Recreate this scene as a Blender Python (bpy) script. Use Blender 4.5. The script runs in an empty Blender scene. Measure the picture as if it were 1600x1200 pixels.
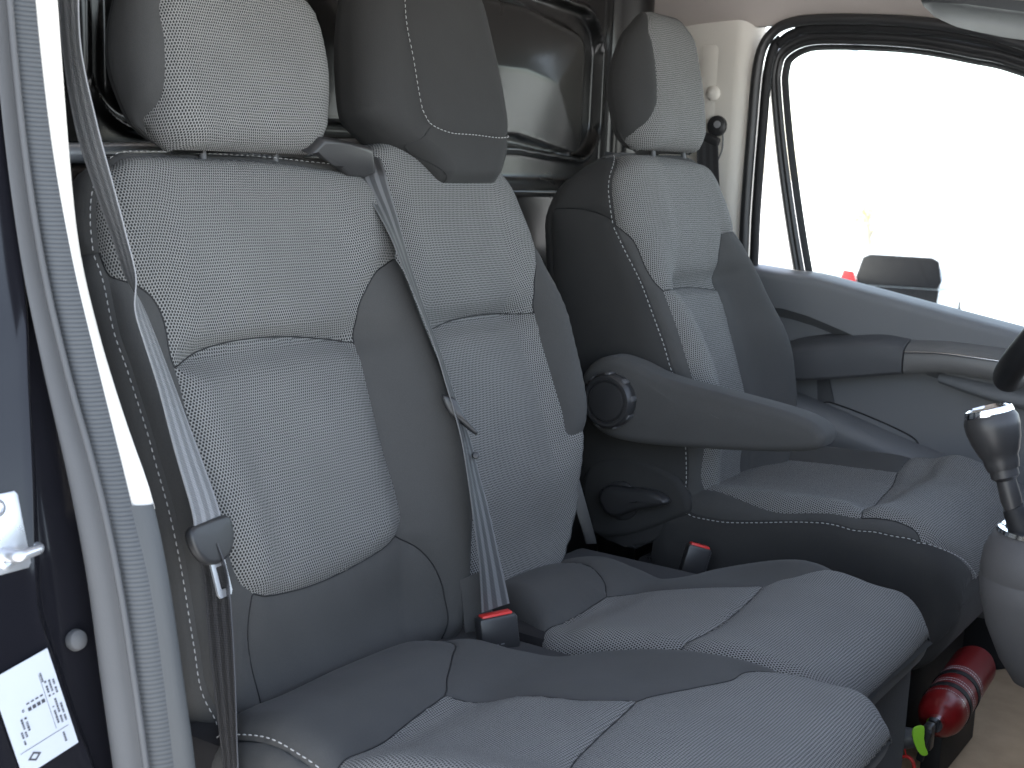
import bpy, bmesh, math, random
import numpy as np
from mathutils import Vector, Matrix
from mathutils.geometry import delaunay_2d_cdt
random.seed(7); rng = np.random.default_rng(7)
scene = bpy.context.scene
COL = scene.collection

# ------------------------------------------------------------------ camera
YAW, PITCH, ROLL = math.radians(33.467), math.radians(9.680), math.radians(2.366)
fwd = Vector((-math.sin(YAW)*math.cos(PITCH), math.cos(YAW)*math.cos(PITCH), -math.sin(PITCH)))
rt = fwd.cross(Vector((0, 0, 1))).normalized(); up = rt.cross(fwd)
right = rt*math.cos(ROLL) + up*math.sin(ROLL); upv = up*math.cos(ROLL) - rt*math.sin(ROLL)
cam_data = bpy.data.cameras.new('camera'); cam = bpy.data.objects.new('camera', cam_data); COL.objects.link(cam)
M = Matrix.Identity(4)
for i in range(3):
    M[i][0], M[i][1], M[i][2] = right[i], upv[i], -fwd[i]
M[0][3], M[1][3], M[2][3] = 0.9742, -0.8904, 1.0285
cam.matrix_world = M
cam_data.sensor_width = 36; cam_data.lens = 46.24; cam_data.clip_start = .02; cam_data.clip_end = 2000
cam_data.dof.use_dof = True; cam_data.dof.focus_distance = 1.75; cam_data.dof.aperture_fstop = 11
scene.camera = cam

# ------------------------------------------------------------------ daylight
SUN_DIR = Vector((.66, -.09, -.75)).normalized()          # the sun stands high behind the van
world = bpy.data.worlds.new('World'); scene.world = world; world.use_nodes = True
nt = world.node_tree; nt.nodes.clear()
sky = nt.nodes.new('ShaderNodeTexSky'); sky.sky_type = 'NISHITA'; sky.sun_disc = False
sky.sun_elevation = math.asin(-SUN_DIR.z); sky.sun_rotation = math.atan2(-SUN_DIR.x, -SUN_DIR.y)
sky.air_density = 1.0; sky.dust_density = 1.0; sky.ozone_density = 1.0
bg = nt.nodes.new('ShaderNodeBackground'); bg.inputs['Strength'].default_value = .15
wo = nt.nodes.new('ShaderNodeOutputWorld')
hz = nt.nodes.new('ShaderNodeHueSaturation'); hz.inputs['Saturation'].default_value = .60      # hazy, whitish sky
nt.links.new(sky.outputs[0], hz.inputs['Color']); nt.links.new(hz.outputs[0], bg.inputs[0]); nt.links.new(bg.outputs[0], wo.inputs[0])
sl = bpy.data.lights.new('sun', 'SUN'); sl.energy = 4.8; sl.angle = math.radians(.5); sl.color = (1, .965, .91)
so = bpy.data.objects.new('sun', sl); COL.objects.link(so)
so.rotation_euler = SUN_DIR.to_track_quat('-Z', 'Y').to_euler(); so.location = (0, 0, 30)
scene.view_settings.view_transform = 'Standard'; scene.view_settings.look = 'None'
scene.view_settings.gamma = 1; scene.view_settings.use_curve_mapping = False
scene.view_settings.exposure = 2.4
scene.cycles.use_denoising = True
scene.cycles.max_bounces = 7; scene.cycles.diffuse_bounces = 4; scene.cycles.glossy_bounces = 4; scene.cycles.transparent_max_bounces = 12
scene.cycles.sample_clamp_indirect = 8

# ------------------------------------------------------------------ materials
def new_mat(name):
    m = bpy.data.materials.new(name); m.use_nodes = True
    return m, m.node_tree, m.node_tree.nodes['Principled BSDF']
def N(t, kind, **kw):
    n = t.nodes.new(kind)
    for k, v in kw.items(): setattr(n, k, v)
    return n
def math_node(t, op, a, b=None, clamp=False):
    n = t.nodes.new('ShaderNodeMath'); n.operation = op; n.use_clamp = clamp
    for i, x in enumerate((a, b)):
        if x is None: continue
        if isinstance(x, (int, float)): n.inputs[i].default_value = x
        else: t.links.new(x, n.inputs[i])
    return n.outputs[0]
def plastic(name, col, rough=.5, spec=.5, metal=0., bump=0., bscale=400., var=.12, vscale=9., coat=0.):
    m, t, b = new_mat(name)
    b.inputs['Roughness'].default_value = rough; b.inputs['Metallic'].default_value = metal
    b.inputs['Specular IOR Level'].default_value = spec; b.inputs['Coat Weight'].default_value = coat
    co = N(t, 'ShaderNodeTexCoord').outputs['Object']
    no = N(t, 'ShaderNodeTexNoise'); no.inputs['Scale'].default_value = vscale; no.inputs['Detail'].default_value = 3
    t.links.new(co, no.inputs['Vector'])
    mx = N(t, 'ShaderNodeMix', data_type='RGBA')
    mx.inputs[6].default_value = (*[c*(1-var) for c in col], 1); mx.inputs[7].default_value = (*[min(1, c*(1+var)) for c in col], 1)
    t.links.new(no.outputs[0], mx.inputs[0]); t.links.new(mx.outputs[2], b.inputs['Base Color'])
    r = N(t, 'ShaderNodeMapRange'); r.inputs[3].default_value = max(0, rough-.07); r.inputs[4].default_value = min(1, rough+.07)
    t.links.new(no.outputs[0], r.inputs[0]); t.links.new(r.outputs[0], b.inputs['Roughness'])
    if bump:
        n2 = N(t, 'ShaderNodeTexNoise'); n2.inputs['Scale'].default_value = bscale; n2.inputs['Detail'].default_value = 3
        t.links.new(co, n2.inputs['Vector'])
        bp = N(t, 'ShaderNodeBump'); bp.inputs['Strength'].default_value = bump; bp.inputs['Distance'].default_value = .001
        t.links.new(n2.outputs[0], bp.inputs['Height']); t.links.new(bp.outputs[0], b.inputs['Normal'])
    return m
def mesh_fabric(name, light, dark, p=.0037, q=.0037):
    """knitted seat cloth: staggered rows of small dark holes between light threads, UV in metres"""
    m, t, b = new_mat(name)
    uv = N(t, 'ShaderNodeUVMap'); sp = N(t, 'ShaderNodeSeparateXYZ'); t.links.new(uv.outputs[0], sp.inputs[0])
    wob = N(t, 'ShaderNodeTexNoise'); wob.inputs['Scale'].default_value = 60; wob.inputs['Detail'].default_value = 2
    t.links.new(uv.outputs[0], wob.inputs['Vector'])
    wv = math_node(t, 'MULTIPLY', math_node(t, 'SUBTRACT', wob.outputs[0], .5), .5)
    V = math_node(t, 'ADD', math_node(t, 'DIVIDE', sp.outputs[1], q), wv)
    U = math_node(t, 'ADD', math_node(t, 'DIVIDE', sp.outputs[0], p), wv)
    row = math_node(t, 'FLOOR', V)
    st = math_node(t, 'MULTIPLY', math_node(t, 'MODULO', row, 2.), .5)
    fu = math_node(t, 'SUBTRACT', math_node(t, 'FRACT', math_node(t, 'ADD', U, st)), .5)
    fv = math_node(t, 'SUBTRACT', math_node(t, 'FRACT', V), .5)
    du = math_node(t, 'POWER', math_node(t, 'ABSOLUTE', math_node(t, 'DIVIDE', fu, .31)), 2.)
    dv = math_node(t, 'POWER', math_node(t, 'ABSOLUTE', math_node(t, 'DIVIDE', fv, .41)), 2.)
    d = math_node(t, 'ADD', du, dv)
    hole = N(t, 'ShaderNodeMapRange', interpolation_type='SMOOTHSTEP'); hole.inputs[1].default_value = .45; hole.inputs[2].default_value = 1.6
    t.links.new(d, hole.inputs[0])
    no = N(t, 'ShaderNodeTexNoise'); no.inputs['Scale'].default_value = 14; no.inputs['Detail'].default_value = 5
    t.links.new(uv.outputs[0], no.inputs['Vector'])
    n3 = N(t, 'ShaderNodeTexNoise'); n3.inputs['Scale'].default_value = 900; n3.inputs['Detail'].default_value = 2
    t.links.new(uv.outputs[0], n3.inputs['Vector'])
    mx = N(t, 'ShaderNodeMix', data_type='RGBA'); mx.inputs[6].default_value = (*dark, 1); mx.inputs[7].default_value = (*light, 1)
    t.links.new(hole.outputs[0], mx.inputs[0])
    hv = N(t, 'ShaderNodeMapRange'); hv.inputs[3].default_value = .8; hv.inputs[4].default_value = 1.2
    t.links.new(math_node(t, 'ADD', math_node(t, 'MULTIPLY', no.outputs[0], .5), math_node(t, 'MULTIPLY', n3.outputs[0], .5)), hv.inputs[0])
    ml = N(t, 'ShaderNodeMix', data_type='RGBA', blend_type='MULTIPLY'); ml.inputs[0].default_value = 1
    t.links.new(mx.outputs[2], ml.inputs[6]); t.links.new(hv.outputs[0], ml.inputs[7])
    t.links.new(ml.outputs[2], b.inputs['Base Color'])
    b.inputs['Roughness'].default_value = .85; b.inputs['Specular IOR Level'].default_value = .25
    b.inputs['Sheen Weight'].default_value = .02; b.inputs['Sheen Roughness'].default_value = .5
    bp = N(t, 'ShaderNodeBump'); bp.inputs['Strength'].default_value = .7; bp.inputs['Distance'].default_value = .0012
    t.links.new(hole.outputs[0], bp.inputs['Height']); t.links.new(bp.outputs[0], b.inputs['Normal'])
    return m
def plain_fabric(name, col):
    m, t, b = new_mat(name)
    uv = N(t, 'ShaderNodeTexCoord').outputs['Object']
    n1 = N(t, 'ShaderNodeTexNoise'); n1.inputs['Scale'].default_value = 12; n1.inputs['Detail'].default_value = 6; t.links.new(uv, n1.inputs['Vector'])
    n2 = N(t, 'ShaderNodeTexNoise'); n2.inputs['Scale'].default_value = 850; n2.inputs['Detail'].default_value = 3; t.links.new(uv, n2.inputs['Vector'])
    f = math_node(t, 'ADD', math_node(t, 'MULTIPLY', n1.outputs[0], .45), math_node(t, 'MULTIPLY', n2.outputs[0], .55))
    mx = N(t, 'ShaderNodeMix', data_type='RGBA')
    mx.inputs[6].default_value = (*[c*.68 for c in col], 1); mx.inputs[7].default_value = (*[c*1.32 for c in col], 1)
    t.links.new(f, mx.inputs[0]); t.links.new(mx.outputs[2], b.inputs['Base Color'])
    b.inputs['Roughness'].default_value = .9; b.inputs['Specular IOR Level'].default_value = .2
    b.inputs['Sheen Weight'].default_value = .05; b.inputs['Sheen Roughness'].default_value = .45
    bp = N(t, 'ShaderNodeBump'); bp.inputs['Strength'].default_value = .35; bp.inputs['Distance'].default_value = .0006
    n4 = N(t, 'ShaderNodeTexNoise'); n4.inputs['Scale'].default_value = 22; n4.inputs['Detail'].default_value = 3; t.links.new(uv, n4.inputs['Vector'])
    hh = math_node(t, 'ADD', n2.outputs[0], math_node(t, 'MULTIPLY', n4.outputs[0], 3.))
    t.links.new(hh, bp.inputs['Height']); t.links.new(bp.outputs[0], b.inputs['Normal'])
    return m
def webbing(name, col, dark):
    """belt webbing: u across 0..1, v along in metres"""
    m, t, b = new_mat(name)
    uv = N(t, 'ShaderNodeUVMap'); sp = N(t, 'ShaderNodeSeparateXYZ'); t.links.new(uv.outputs[0], sp.inputs[0])
    stripe = math_node(t, 'ABSOLUTE', math_node(t, 'SUBTRACT', math_node(t, 'FRACT', math_node(t, 'MULTIPLY', sp.outputs[0], 3.)), .5))
    s2 = N(t, 'ShaderNodeMapRange', interpolation_type='SMOOTHSTEP'); s2.inputs[1].default_value = .2; s2.inputs[2].default_value = .34
    t.links.new(stripe, s2.inputs[0])
    rib = math_node(t, 'SINE', math_node(t, 'MULTIPLY', sp.outputs[1], 3600.))
    fac = math_node(t, 'MULTIPLY', s2.outputs[0], math_node(t, 'ADD', math_node(t, 'MULTIPLY', rib, .12), .85))
    mx = N(t, 'ShaderNodeMix', data_type='RGBA'); mx.inputs[6].default_value = (*dark, 1); mx.inputs[7].default_value = (*col, 1)
    t.links.new(fac, mx.inputs[0]); t.links.new(mx.outputs[2], b.inputs['Base Color'])
    b.inputs['Roughness'].default_value = .42; b.inputs['Specular IOR Level'].default_value = .55
    bp = N(t, 'ShaderNodeBump'); bp.inputs['Strength'].default_value = .4; bp.inputs['Distance'].default_value = .0006
    t.links.new(math_node(t, 'ADD', rib, math_node(t, 'MULTIPLY', s2.outputs[0], 2.)), bp.inputs['Height']); t.links.new(bp.outputs[0], b.inputs['Normal'])
    return m
MAT = {}
MAT['mesh'] = mesh_fabric('knit_cloth', (.232, .231, .223), (.016, .016, .016), p=.0034, q=.0034)
MAT['plain'] = plain_fabric('plain_cloth', (.060, .0597, .0585))
MAT['dark_cloth'] = plain_fabric('dark_cloth', (.035, .0347, .034))  # hood and padding; on driver side panels the colour stands in for shade
MAT['valance'] = plain_fabric('valance_cloth', (.020, .019, .020))
MAT['stitch'] = plastic('thread', (.38, .38, .375), .7, .2)
MAT['black'] = plastic('black_plastic', (.028, .028, .029), .38, .5, bump=.15, bscale=900)
MAT['blacksoft'] = plastic('black_soft', (.012, .012, .013), .6, .35)
MAT['grey_plastic'] = plastic('grey_door_plastic', (.165, .168, .171), .5, .45, bump=.25, bscale=700, var=.05)
MAT['grey_dark'] = plastic('dark_grey_plastic', (.085, .086, .089), .5, .45, bump=.25, bscale=700, var=.06)
MAT['satin'] = plastic('satin_trim', (.155, .15, .142), .32, .6, metal=.0, var=.05)
MAT['cream'] = plastic('cream_trim', (.78, .74, .67), .6, .35, bump=.2, bscale=600, var=.03)
MAT['headliner'] = plastic('headliner_felt', (.56, .50, .46), .9, .15, bump=.4, bscale=500, var=.05)
MAT['paint'] = plastic('black_paint', (.010, .010, .013), .12, .28, var=.3, vscale=4, coat=.1)
MAT['paint_satin'] = plastic('black_panel_paint', (.008, .008, .008), .3, .4, var=.25, vscale=5, coat=.45)
MAT['paint_satin'].node_tree.nodes['Principled BSDF'].inputs['Coat Roughness'].default_value = .13
MAT['rubber_pale'] = plastic('pale_rubber', (.098, .099, .102), .6, .2, var=.10, vscale=14, bump=.2, bscale=500)
MAT['chrome'] = plastic('chrome', (.82, .83, .85), .12, .5, metal=1, var=.03)
MAT['steel'] = plastic('zinc_steel', (.62, .63, .65), .30, .5, metal=.75, var=.12, vscale=40)
MAT['red'] = plastic('red_button', (.62, .035, .03), .38, .5)
MAT['ext_red'] = plastic('red_enamel', (.19, .008, .009), .35, .5, coat=.15)
MAT['white_print'] = plastic('white_print', (.6, .55, .55), .5)
MAT['lime'] = plastic('lime_plastic', (.35, .75, .05), .4)
MAT['floor'] = plastic('floor_rubber', (.035, .032, .031), .75, .3, bump=.5, bscale=200)
MAT['beige'] = plastic('beige_carpet', (.52, .385, .25), .95, .1, bump=.8, bscale=350, var=.2, vscale=25)
MAT['label'] = plastic('label_paper', (.50, .53, .58), .3, .5, var=.03)
MAT['ink'] = plastic('label_ink', (.05, .05, .06), .6)
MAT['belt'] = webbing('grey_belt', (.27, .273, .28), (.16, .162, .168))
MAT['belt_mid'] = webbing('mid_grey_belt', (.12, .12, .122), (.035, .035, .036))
MAT['trim_grey'] = plastic('pillar_grey_plastic', (.055, .059, .062), .55, .4, bump=.25, bscale=700, var=.05)
MAT['knob'] = plastic('knob_leather', (.032, .031, .031), .4, .5)
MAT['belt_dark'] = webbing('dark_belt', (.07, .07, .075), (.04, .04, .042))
def ribbed_rubber():
    m, t, b = new_mat('ribbed_rubber')
    uv = N(t, 'ShaderNodeUVMap'); sp = N(t, 'ShaderNodeSeparateXYZ'); t.links.new(uv.outputs[0], sp.inputs[0])
    no = N(t, 'ShaderNodeTexNoise'); no.inputs['Scale'].default_value = 30; t.links.new(uv.outputs[0], no.inputs['Vector'])
    w = math_node(t, 'SINE', math_node(t, 'ADD', math_node(t, 'MULTIPLY', sp.outputs[1], 1500.), math_node(t, 'MULTIPLY', no.outputs[0], 2.)))
    w = math_node(t, 'POWER', math_node(t, 'ADD', math_node(t, 'MULTIPLY', w, .5), .5), .5)
    mx = N(t, 'ShaderNodeMix', data_type='RGBA'); mx.inputs[6].default_value = (.04, .043, .046, 1); mx.inputs[7].default_value = (.066, .071, .076, 1)
    t.links.new(w, mx.inputs[0]); t.links.new(mx.outputs[2], b.inputs['Base Color'])
    b.inputs['Roughness'].default_value = .6
    bp = N(t, 'ShaderNodeBump'); bp.inputs['Strength'].default_value = .5; bp.inputs['Distance'].default_value = .001
    t.links.new(w, bp.inputs['Height']); t.links.new(bp.outputs[0], b.inputs['Normal'])
    return m
MAT['ribbed'] = ribbed_rubber()
def glass_mat():
    m = bpy.data.materials.new('window_glass'); m.use_nodes = True; t = m.node_tree; t.nodes.clear()
    o = N(t, 'ShaderNodeOutputMaterial'); tr = N(t, 'ShaderNodeBsdfTransparent'); tr.inputs[0].default_value = (.93, .96, .95, 1)
    gl = N(t, 'ShaderNodeBsdfGlossy'); gl.inputs['Roughness'].default_value = .02
    fr = N(t, 'ShaderNodeFresnel'); fr.inputs[0].default_value = 1.35
    mx = N(t, 'ShaderNodeMixShader'); t.links.new(fr.outputs[0], mx.inputs[0]); t.links.new(tr.outputs[0], mx.inputs[1]); t.links.new(gl.outputs[0], mx.inputs[2])
    t.links.new(mx.outputs[0], o.inputs[0]); return m
MAT['glass'] = glass_mat()
MAT['concrete'] = plastic('pale_concrete', (.45, .445, .435), .9, .2, var=.15, vscale=.6)
MAT['car_white'] = plastic('white_car_paint', (.78, .78, .79), .2, .5, coat=.5, var=.02)
MAT['car_glass'] = plastic('dark_car_glass', (.010, .009, .009), .45, .12)
MAT['tyre'] = plastic('tyre', (.02, .02, .02), .8)
MAT['lamp_red'] = plastic('tail_lamp', (.5, .02, .015), .2, .6, coat=.5)
MAT['leaf'] = plastic('autumn_leaf', (.75, .66, .40), .6, .3, var=.3, vscale=3)
MAT['bark'] = plastic('bark', (.42, .38, .32), .9, .2)
MAT['galv'] = plastic('galvanised', (.5, .52, .54), .5, .5, metal=.3)
MAT['pole_grey'] = plastic('console_grey', (.088, .085, .085), .55, .4, bump=.2, bscale=600, var=.06)

# ------------------------------------------------------------------ object helpers
def thing(name, label, cat, loc, group=None):
    o = bpy.data.objects.new(name, None); COL.objects.link(o); o.location = loc; o.empty_display_size = .05
    o['label'] = label; o['category'] = cat
    if group: o['group'] = group
    return o
def root_loc(p):
    v = Vector((0, 0, 0))
    while p is not None:
        v += p.location; p = p.parent
    return v
def mesh(name, verts, faces, mat, parent=None, uvs=None, smooth=True, label=None, cat=None, kind=None, group=None, sharp=None):
    V = np.asarray(verts, float).reshape(-1, 3)
    if parent is not None: base = np.array(root_loc(parent))
    else: base = np.array([(V[:, 0].min()+V[:, 0].max())/2, (V[:, 1].min()+V[:, 1].max())/2, V[:, 2].min()])
    me = bpy.data.meshes.new(name); me.from_pydata((V-base).tolist(), [], [tuple(int(i) for i in f) for f in faces])
    if uvs is not None:
        ul = me.uv_layers.new(name='UVMap'); li = np.empty(len(me.loops), np.int32); me.loops.foreach_get('vertex_index', li)
        ul.data.foreach_set('uv', np.asarray(uvs, np.float32)[li].ravel())
    if smooth:
        me.polygons.foreach_set('use_smooth', [True]*len(me.polygons))
        if sharp: me.set_sharp_from_angle(angle=math.radians(sharp))
    me.materials.append(MAT[mat] if isinstance(mat, str) else mat); me.update()
    o = bpy.data.objects.new(name, me); COL.objects.link(o)
    if parent is not None: o.parent = parent
    else: o.location = base
    if label: o['label'] = label
    if cat: o['category'] = cat
    if kind: o['kind'] = kind
    if group: o['group'] = group
    return o
def bm_mesh(name, bm, mat, parent=None, **kw):
    bmesh.ops.recalc_face_normals(bm, faces=bm.faces)
    bm.verts.index_update()
    V = [v.co[:] for v in bm.verts]; F = [[v.index for v in f.verts] for f in bm.faces]
    bm.free(); kw.setdefault('sharp', 35)
    return mesh(name, V, F, mat, parent, **kw)
def slab(name, pts, O, ex, ey, thick, mat, parent=None, bevel=.003, seg=2, **kw):
    """a flat outline (2D points) given thickness along ex x ey, edges rounded"""
    ex = Vector(ex).normalized(); ey = Vector(ey).normalized(); n = ex.cross(ey).normalized(); O = Vector(O)
    bm = bmesh.new()
    a = [bm.verts.new(O+ex*x+ey*y) for x, y in pts]; b = [bm.verts.new(O+ex*x+ey*y+n*thick) for x, y in pts]
    bm.faces.new(a[::-1]); bm.faces.new(b); k = len(pts)
    for i in range(k): bm.faces.new((a[i], a[(i+1) % k], b[(i+1) % k], b[i]))
    if bevel:
        es = [e for e in bm.edges if all(len(f.verts) == k or True for f in e.link_faces) and any(len(f.verts) == k and k > 4 for f in e.link_faces)] if k > 4 else list(bm.edges)
        bmesh.ops.bevel(bm, geom=es, offset=bevel, segments=seg, profile=.5, affect='EDGES', clamp_overlap=True)
    return bm_mesh(name, bm, mat, parent, **kw)
def box(name, c, size, mat, parent=None, R=None, bevel=.004, **kw):
    bm = bmesh.new(); bmesh.ops.create_cube(bm, size=1)
    for v in bm.verts: v.co = Vector((v.co.x*size[0], v.co.y*size[1], v.co.z*size[2]))
    if bevel: bmesh.ops.bevel(bm, geom=list(bm.edges), offset=bevel, segments=2, profile=.5, affect='EDGES', clamp_overlap=True)
    T = Matrix.Translation(c) @ (R.to_4x4() if R is not None else Matrix.Identity(4))
    bmesh.ops.transform(bm, matrix=T, verts=bm.verts)
    return bm_mesh(name, bm, mat, parent, **kw)
def frame_of(d):
    d = Vector(d).normalized(); x = d.cross(Vector((0, 0, 1)))
    if x.length < 1e-3: x = Vector((1, 0, 0))
    x.normalize(); return x, d.cross(x).normalized(), d
def lathe(name, prof, O, axis, mat, parent=None, seg=32, sharp=40, **kw):
    x, y, d = frame_of(axis); O = Vector(O); V = []; F = []
    for r, h in prof:
        for k in range(seg):
            a = 2*math.pi*k/seg; V.append(O+d*h+(x*math.cos(a)+y*math.sin(a))*max(r, 1e-5))
    for i in range(len(prof)-1):
        for k in range(seg): F.append((i*seg+k, i*seg+(k+1) % seg, (i+1)*seg+(k+1) % seg, (i+1)*seg+k))
    F.append(tuple(range(seg))[::-1]); F.append(tuple(range((len(prof)-1)*seg, len(prof)*seg)))
    bm = bmesh.new(); vs = [bm.verts.new(v) for v in V]
    for f in F: bm.faces.new([vs[i] for i in f])
    return bm_mesh(name, bm, mat, parent, sharp=sharp, **kw)
def spline(pts, n=8, closed=False):
    P = np.asarray(pts, float); k = len(P); out = []
    if k < 3 and not closed:
        return np.array([P[0]+(P[-1]-P[0])*i/n for i in range(n+1)])
    for i in range(k if closed else k-1):
        p1 = P[i]; p2 = P[(i+1) % k]
        p0 = P[i-1] if (i > 0 or closed) else 2*p1-p2
        p3 = P[(i+2) % k] if (i+2 < k or closed) else 2*p2-p1
        for j in range(n):
            t = j/n; out.append(.5*((2*p1)+(-p0+p2)*t+(2*p0-5*p1+4*p2-p3)*t*t+(-p0+3*p1-3*p2+p3)*t**3))
    if not closed: out.append(P[-1])
    return np.array(out)
def tube(name, pts, rad, mat, parent=None, seg=12, smooth_n=6, closed=False, **kw):
    P = spline(pts, smooth_n, closed) if smooth_n else np.asarray(pts, float); k = len(P)
    rad = np.interp(np.linspace(0, 1, k), np.linspace(0, 1, len(np.atleast_1d(rad))), np.atleast_1d(rad)) if np.ndim(rad) else np.full(k, rad)
    V = []; F = []; x = None
    for i in range(k):
        d = P[(i+1) % k]-P[i-1] if closed else P[min(i+1, k-1)]-P[max(i-1, 0)]
        d /= np.linalg.norm(d)
        if x is None: x = np.array(frame_of(d)[0])
        x = x-d*(x@d); x /= np.linalg.norm(x); y = np.cross(d, x)
        for j in range(seg):
            a = 2*math.pi*j/seg; V.append(P[i]+rad[i]*(x*math.cos(a)+y*math.sin(a)))
    for i in range(k if closed else k-1):
        for j in range(seg):
            i2 = (i+1) % k; F.append((i*seg+j, i*seg+(j+1) % seg, i2*seg+(j+1) % seg, i2*seg+j))
    if not closed: F += [tuple(range(seg))[::-1], tuple(range((k-1)*seg, k*seg))]
    return mesh(name, V, F, mat, parent, sharp=50, **kw)
def loft(name, rows, mat, parent=None, closed=False, uvscale=True, **kw):
    """rows of points -> a sheet; u across, v along, both in metres"""
    A = np.asarray(rows, float); n, m = A.shape[:2]; V = A.reshape(-1, 3); F = []
    for i in range(n-1):
        for j in range(m if closed else m-1): F.append((i*m+j, i*m+(j+1) % m, (i+1)*m+(j+1) % m, (i+1)*m+j))
    du = np.concatenate([np.zeros((n, 1)), np.cumsum(np.linalg.norm(np.diff(A, axis=1), axis=2), axis=1)], 1)
    dv = np.concatenate([np.zeros((1, m)), np.cumsum(np.linalg.norm(np.diff(A, axis=0), axis=2), axis=0)], 0)
    return mesh(name, V, F, mat, parent, uvs=np.stack([du, dv], -1).reshape(-1, 2), **kw)
def ribbon(name, rows, mat, parent, thick=.0013, n=8):
    """belt webbing: rows of (centre, half width vector)"""
    C = np.array([r[0] for r in rows]); W = np.array([r[1] for r in rows])
    for i in range(1, len(W)):
        if W[i] @ W[i-1] < 0: W[i] = -W[i]
    C = spline(C, n); W = spline(W, n); k = len(C)
    L = np.concatenate([[0], np.cumsum(np.linalg.norm(np.diff(C, axis=0), axis=1))]); half = np.linalg.norm(W, axis=1).mean()
    V = []; F = []; U = []; m = 7
    for i in range(k):
        w = W[i]/np.linalg.norm(W[i])*half; d = C[min(i+1, k-1)]-C[max(i-1, 0)]; nn = np.cross(w, d); nn /= np.linalg.norm(nn)
        for s in (1, -1):
            for j in range(m):
                x = (j/(m-1)*2-1)*s; crown = .0012*(1-x*x)
                V.append(C[i]+w*x+nn*(s*thick/2+crown)); U.append(((x+1)/2, L[i]))
    mm = 2*m
    for i in range(k-1):
        for j in range(mm): F.append((i*mm+j, i*mm+(j+1) % mm, (i+1)*mm+(j+1) % mm, (i+1)*mm+j))
    return mesh(name, V, F, mat, parent, uvs=U, sharp=60)
def puffy(name, outline, O, ex, ey, thick, rad, mat, parent=None, dome=.002, seg=6, **kw):
    """a padded slab: its outline shrinks inwards in rounded layers towards both faces"""
    P = np.asarray(outline, float); k = len(P)
    if 0.5*np.sum(P[:, 0]*np.roll(P[:, 1], -1)-np.roll(P[:, 0], -1)*P[:, 1]) < 0: P = P[::-1]
    T = np.roll(P, -1, 0)-np.roll(P, 1, 0); T /= np.linalg.norm(T, axis=1, keepdims=True); IN = np.stack([-T[:, 1], T[:, 0]], -1)
    ex = np.array(Vector(ex).normalized()); ey = np.array(Vector(ey).normalized()); nn = np.cross(ex, ey); nn /= np.linalg.norm(nn); O = np.array(O, float)
    cen = P.mean(0); rad = min(rad, thick/2); lay = []
    for i in range(seg+1): t = i/seg*math.pi/2; lay.append((rad*(1-math.sin(t)), rad*(1-math.cos(t))))
    lay += [(b[0], thick-b[1]) for b in lay[::-1]]
    V = []; F = []
    for d, h in lay:
        Q = P+IN*d
        V += [O+ex*x+ey*y+nn*h for x, y in Q]
    n = len(lay)
    for i in range(n-1):
        for j in range(k): F.append((i*k+j, i*k+(j+1) % k, (i+1)*k+(j+1) % k, (i+1)*k+j))
    for base, h, sg in ((0, 0, -1), ((n-1)*k, thick, 1)):
        prev = base
        for f in (.6, .25):
            b = len(V); Q = (P+IN*rad-cen)*f+cen; V += [O+ex*x+ey*y+nn*(h+sg*dome*(1-f)) for x, y in Q]
            for j in range(k):
                q = (prev+j, prev+(j+1) % k, b+(j+1) % k, b+j); F.append(q if sg > 0 else q[::-1])
            prev = b
        q = tuple(range(prev, prev+k)); F.append(q if sg > 0 else q[::-1])
    bm = bmesh.new(); vs = [bm.verts.new(v) for v in V]
    for f in F: bm.faces.new([vs[i] for i in f])
    return bm_mesh(name, bm, mat, parent, sharp=60, **kw)

# ------------------------------------------------------------------ soft bodies
def pchip(xs, ys, x):
    """smooth monotone interpolation of a small table"""
    xs=np.asarray(xs,float);ys=np.asarray(ys,float);x=np.clip(np.asarray(x,float),xs[0],xs[-1])
    h=np.diff(xs);dl=np.diff(ys)/h
    m=np.zeros(len(xs));m[0]=dl[0];m[-1]=dl[-1]
    for i in range(1,len(xs)-1):
        if dl[i-1]*dl[i]>0:
            w1=2*h[i]+h[i-1];w2=h[i]+2*h[i-1];m[i]=(w1+w2)/(w1/dl[i-1]+w2/dl[i])
    k=np.clip(np.searchsorted(xs,x,side='right')-1,0,len(xs)-2)
    t=(x-xs[k])/h[k];t2=t*t;t3=t2*t
    return (2*t3-3*t2+1)*ys[k]+(t3-2*t2+t)*h[k]*m[k]+(-2*t3+3*t2)*ys[k+1]+(t3-t2)*h[k]*m[k+1]
def sstep(x,a,b):
    t=np.clip((x-a)/(b-a),0,1);return t*t*(3-2*t)
V0,V1=.12,.85            # share of the length taken by the rounded ends
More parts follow.
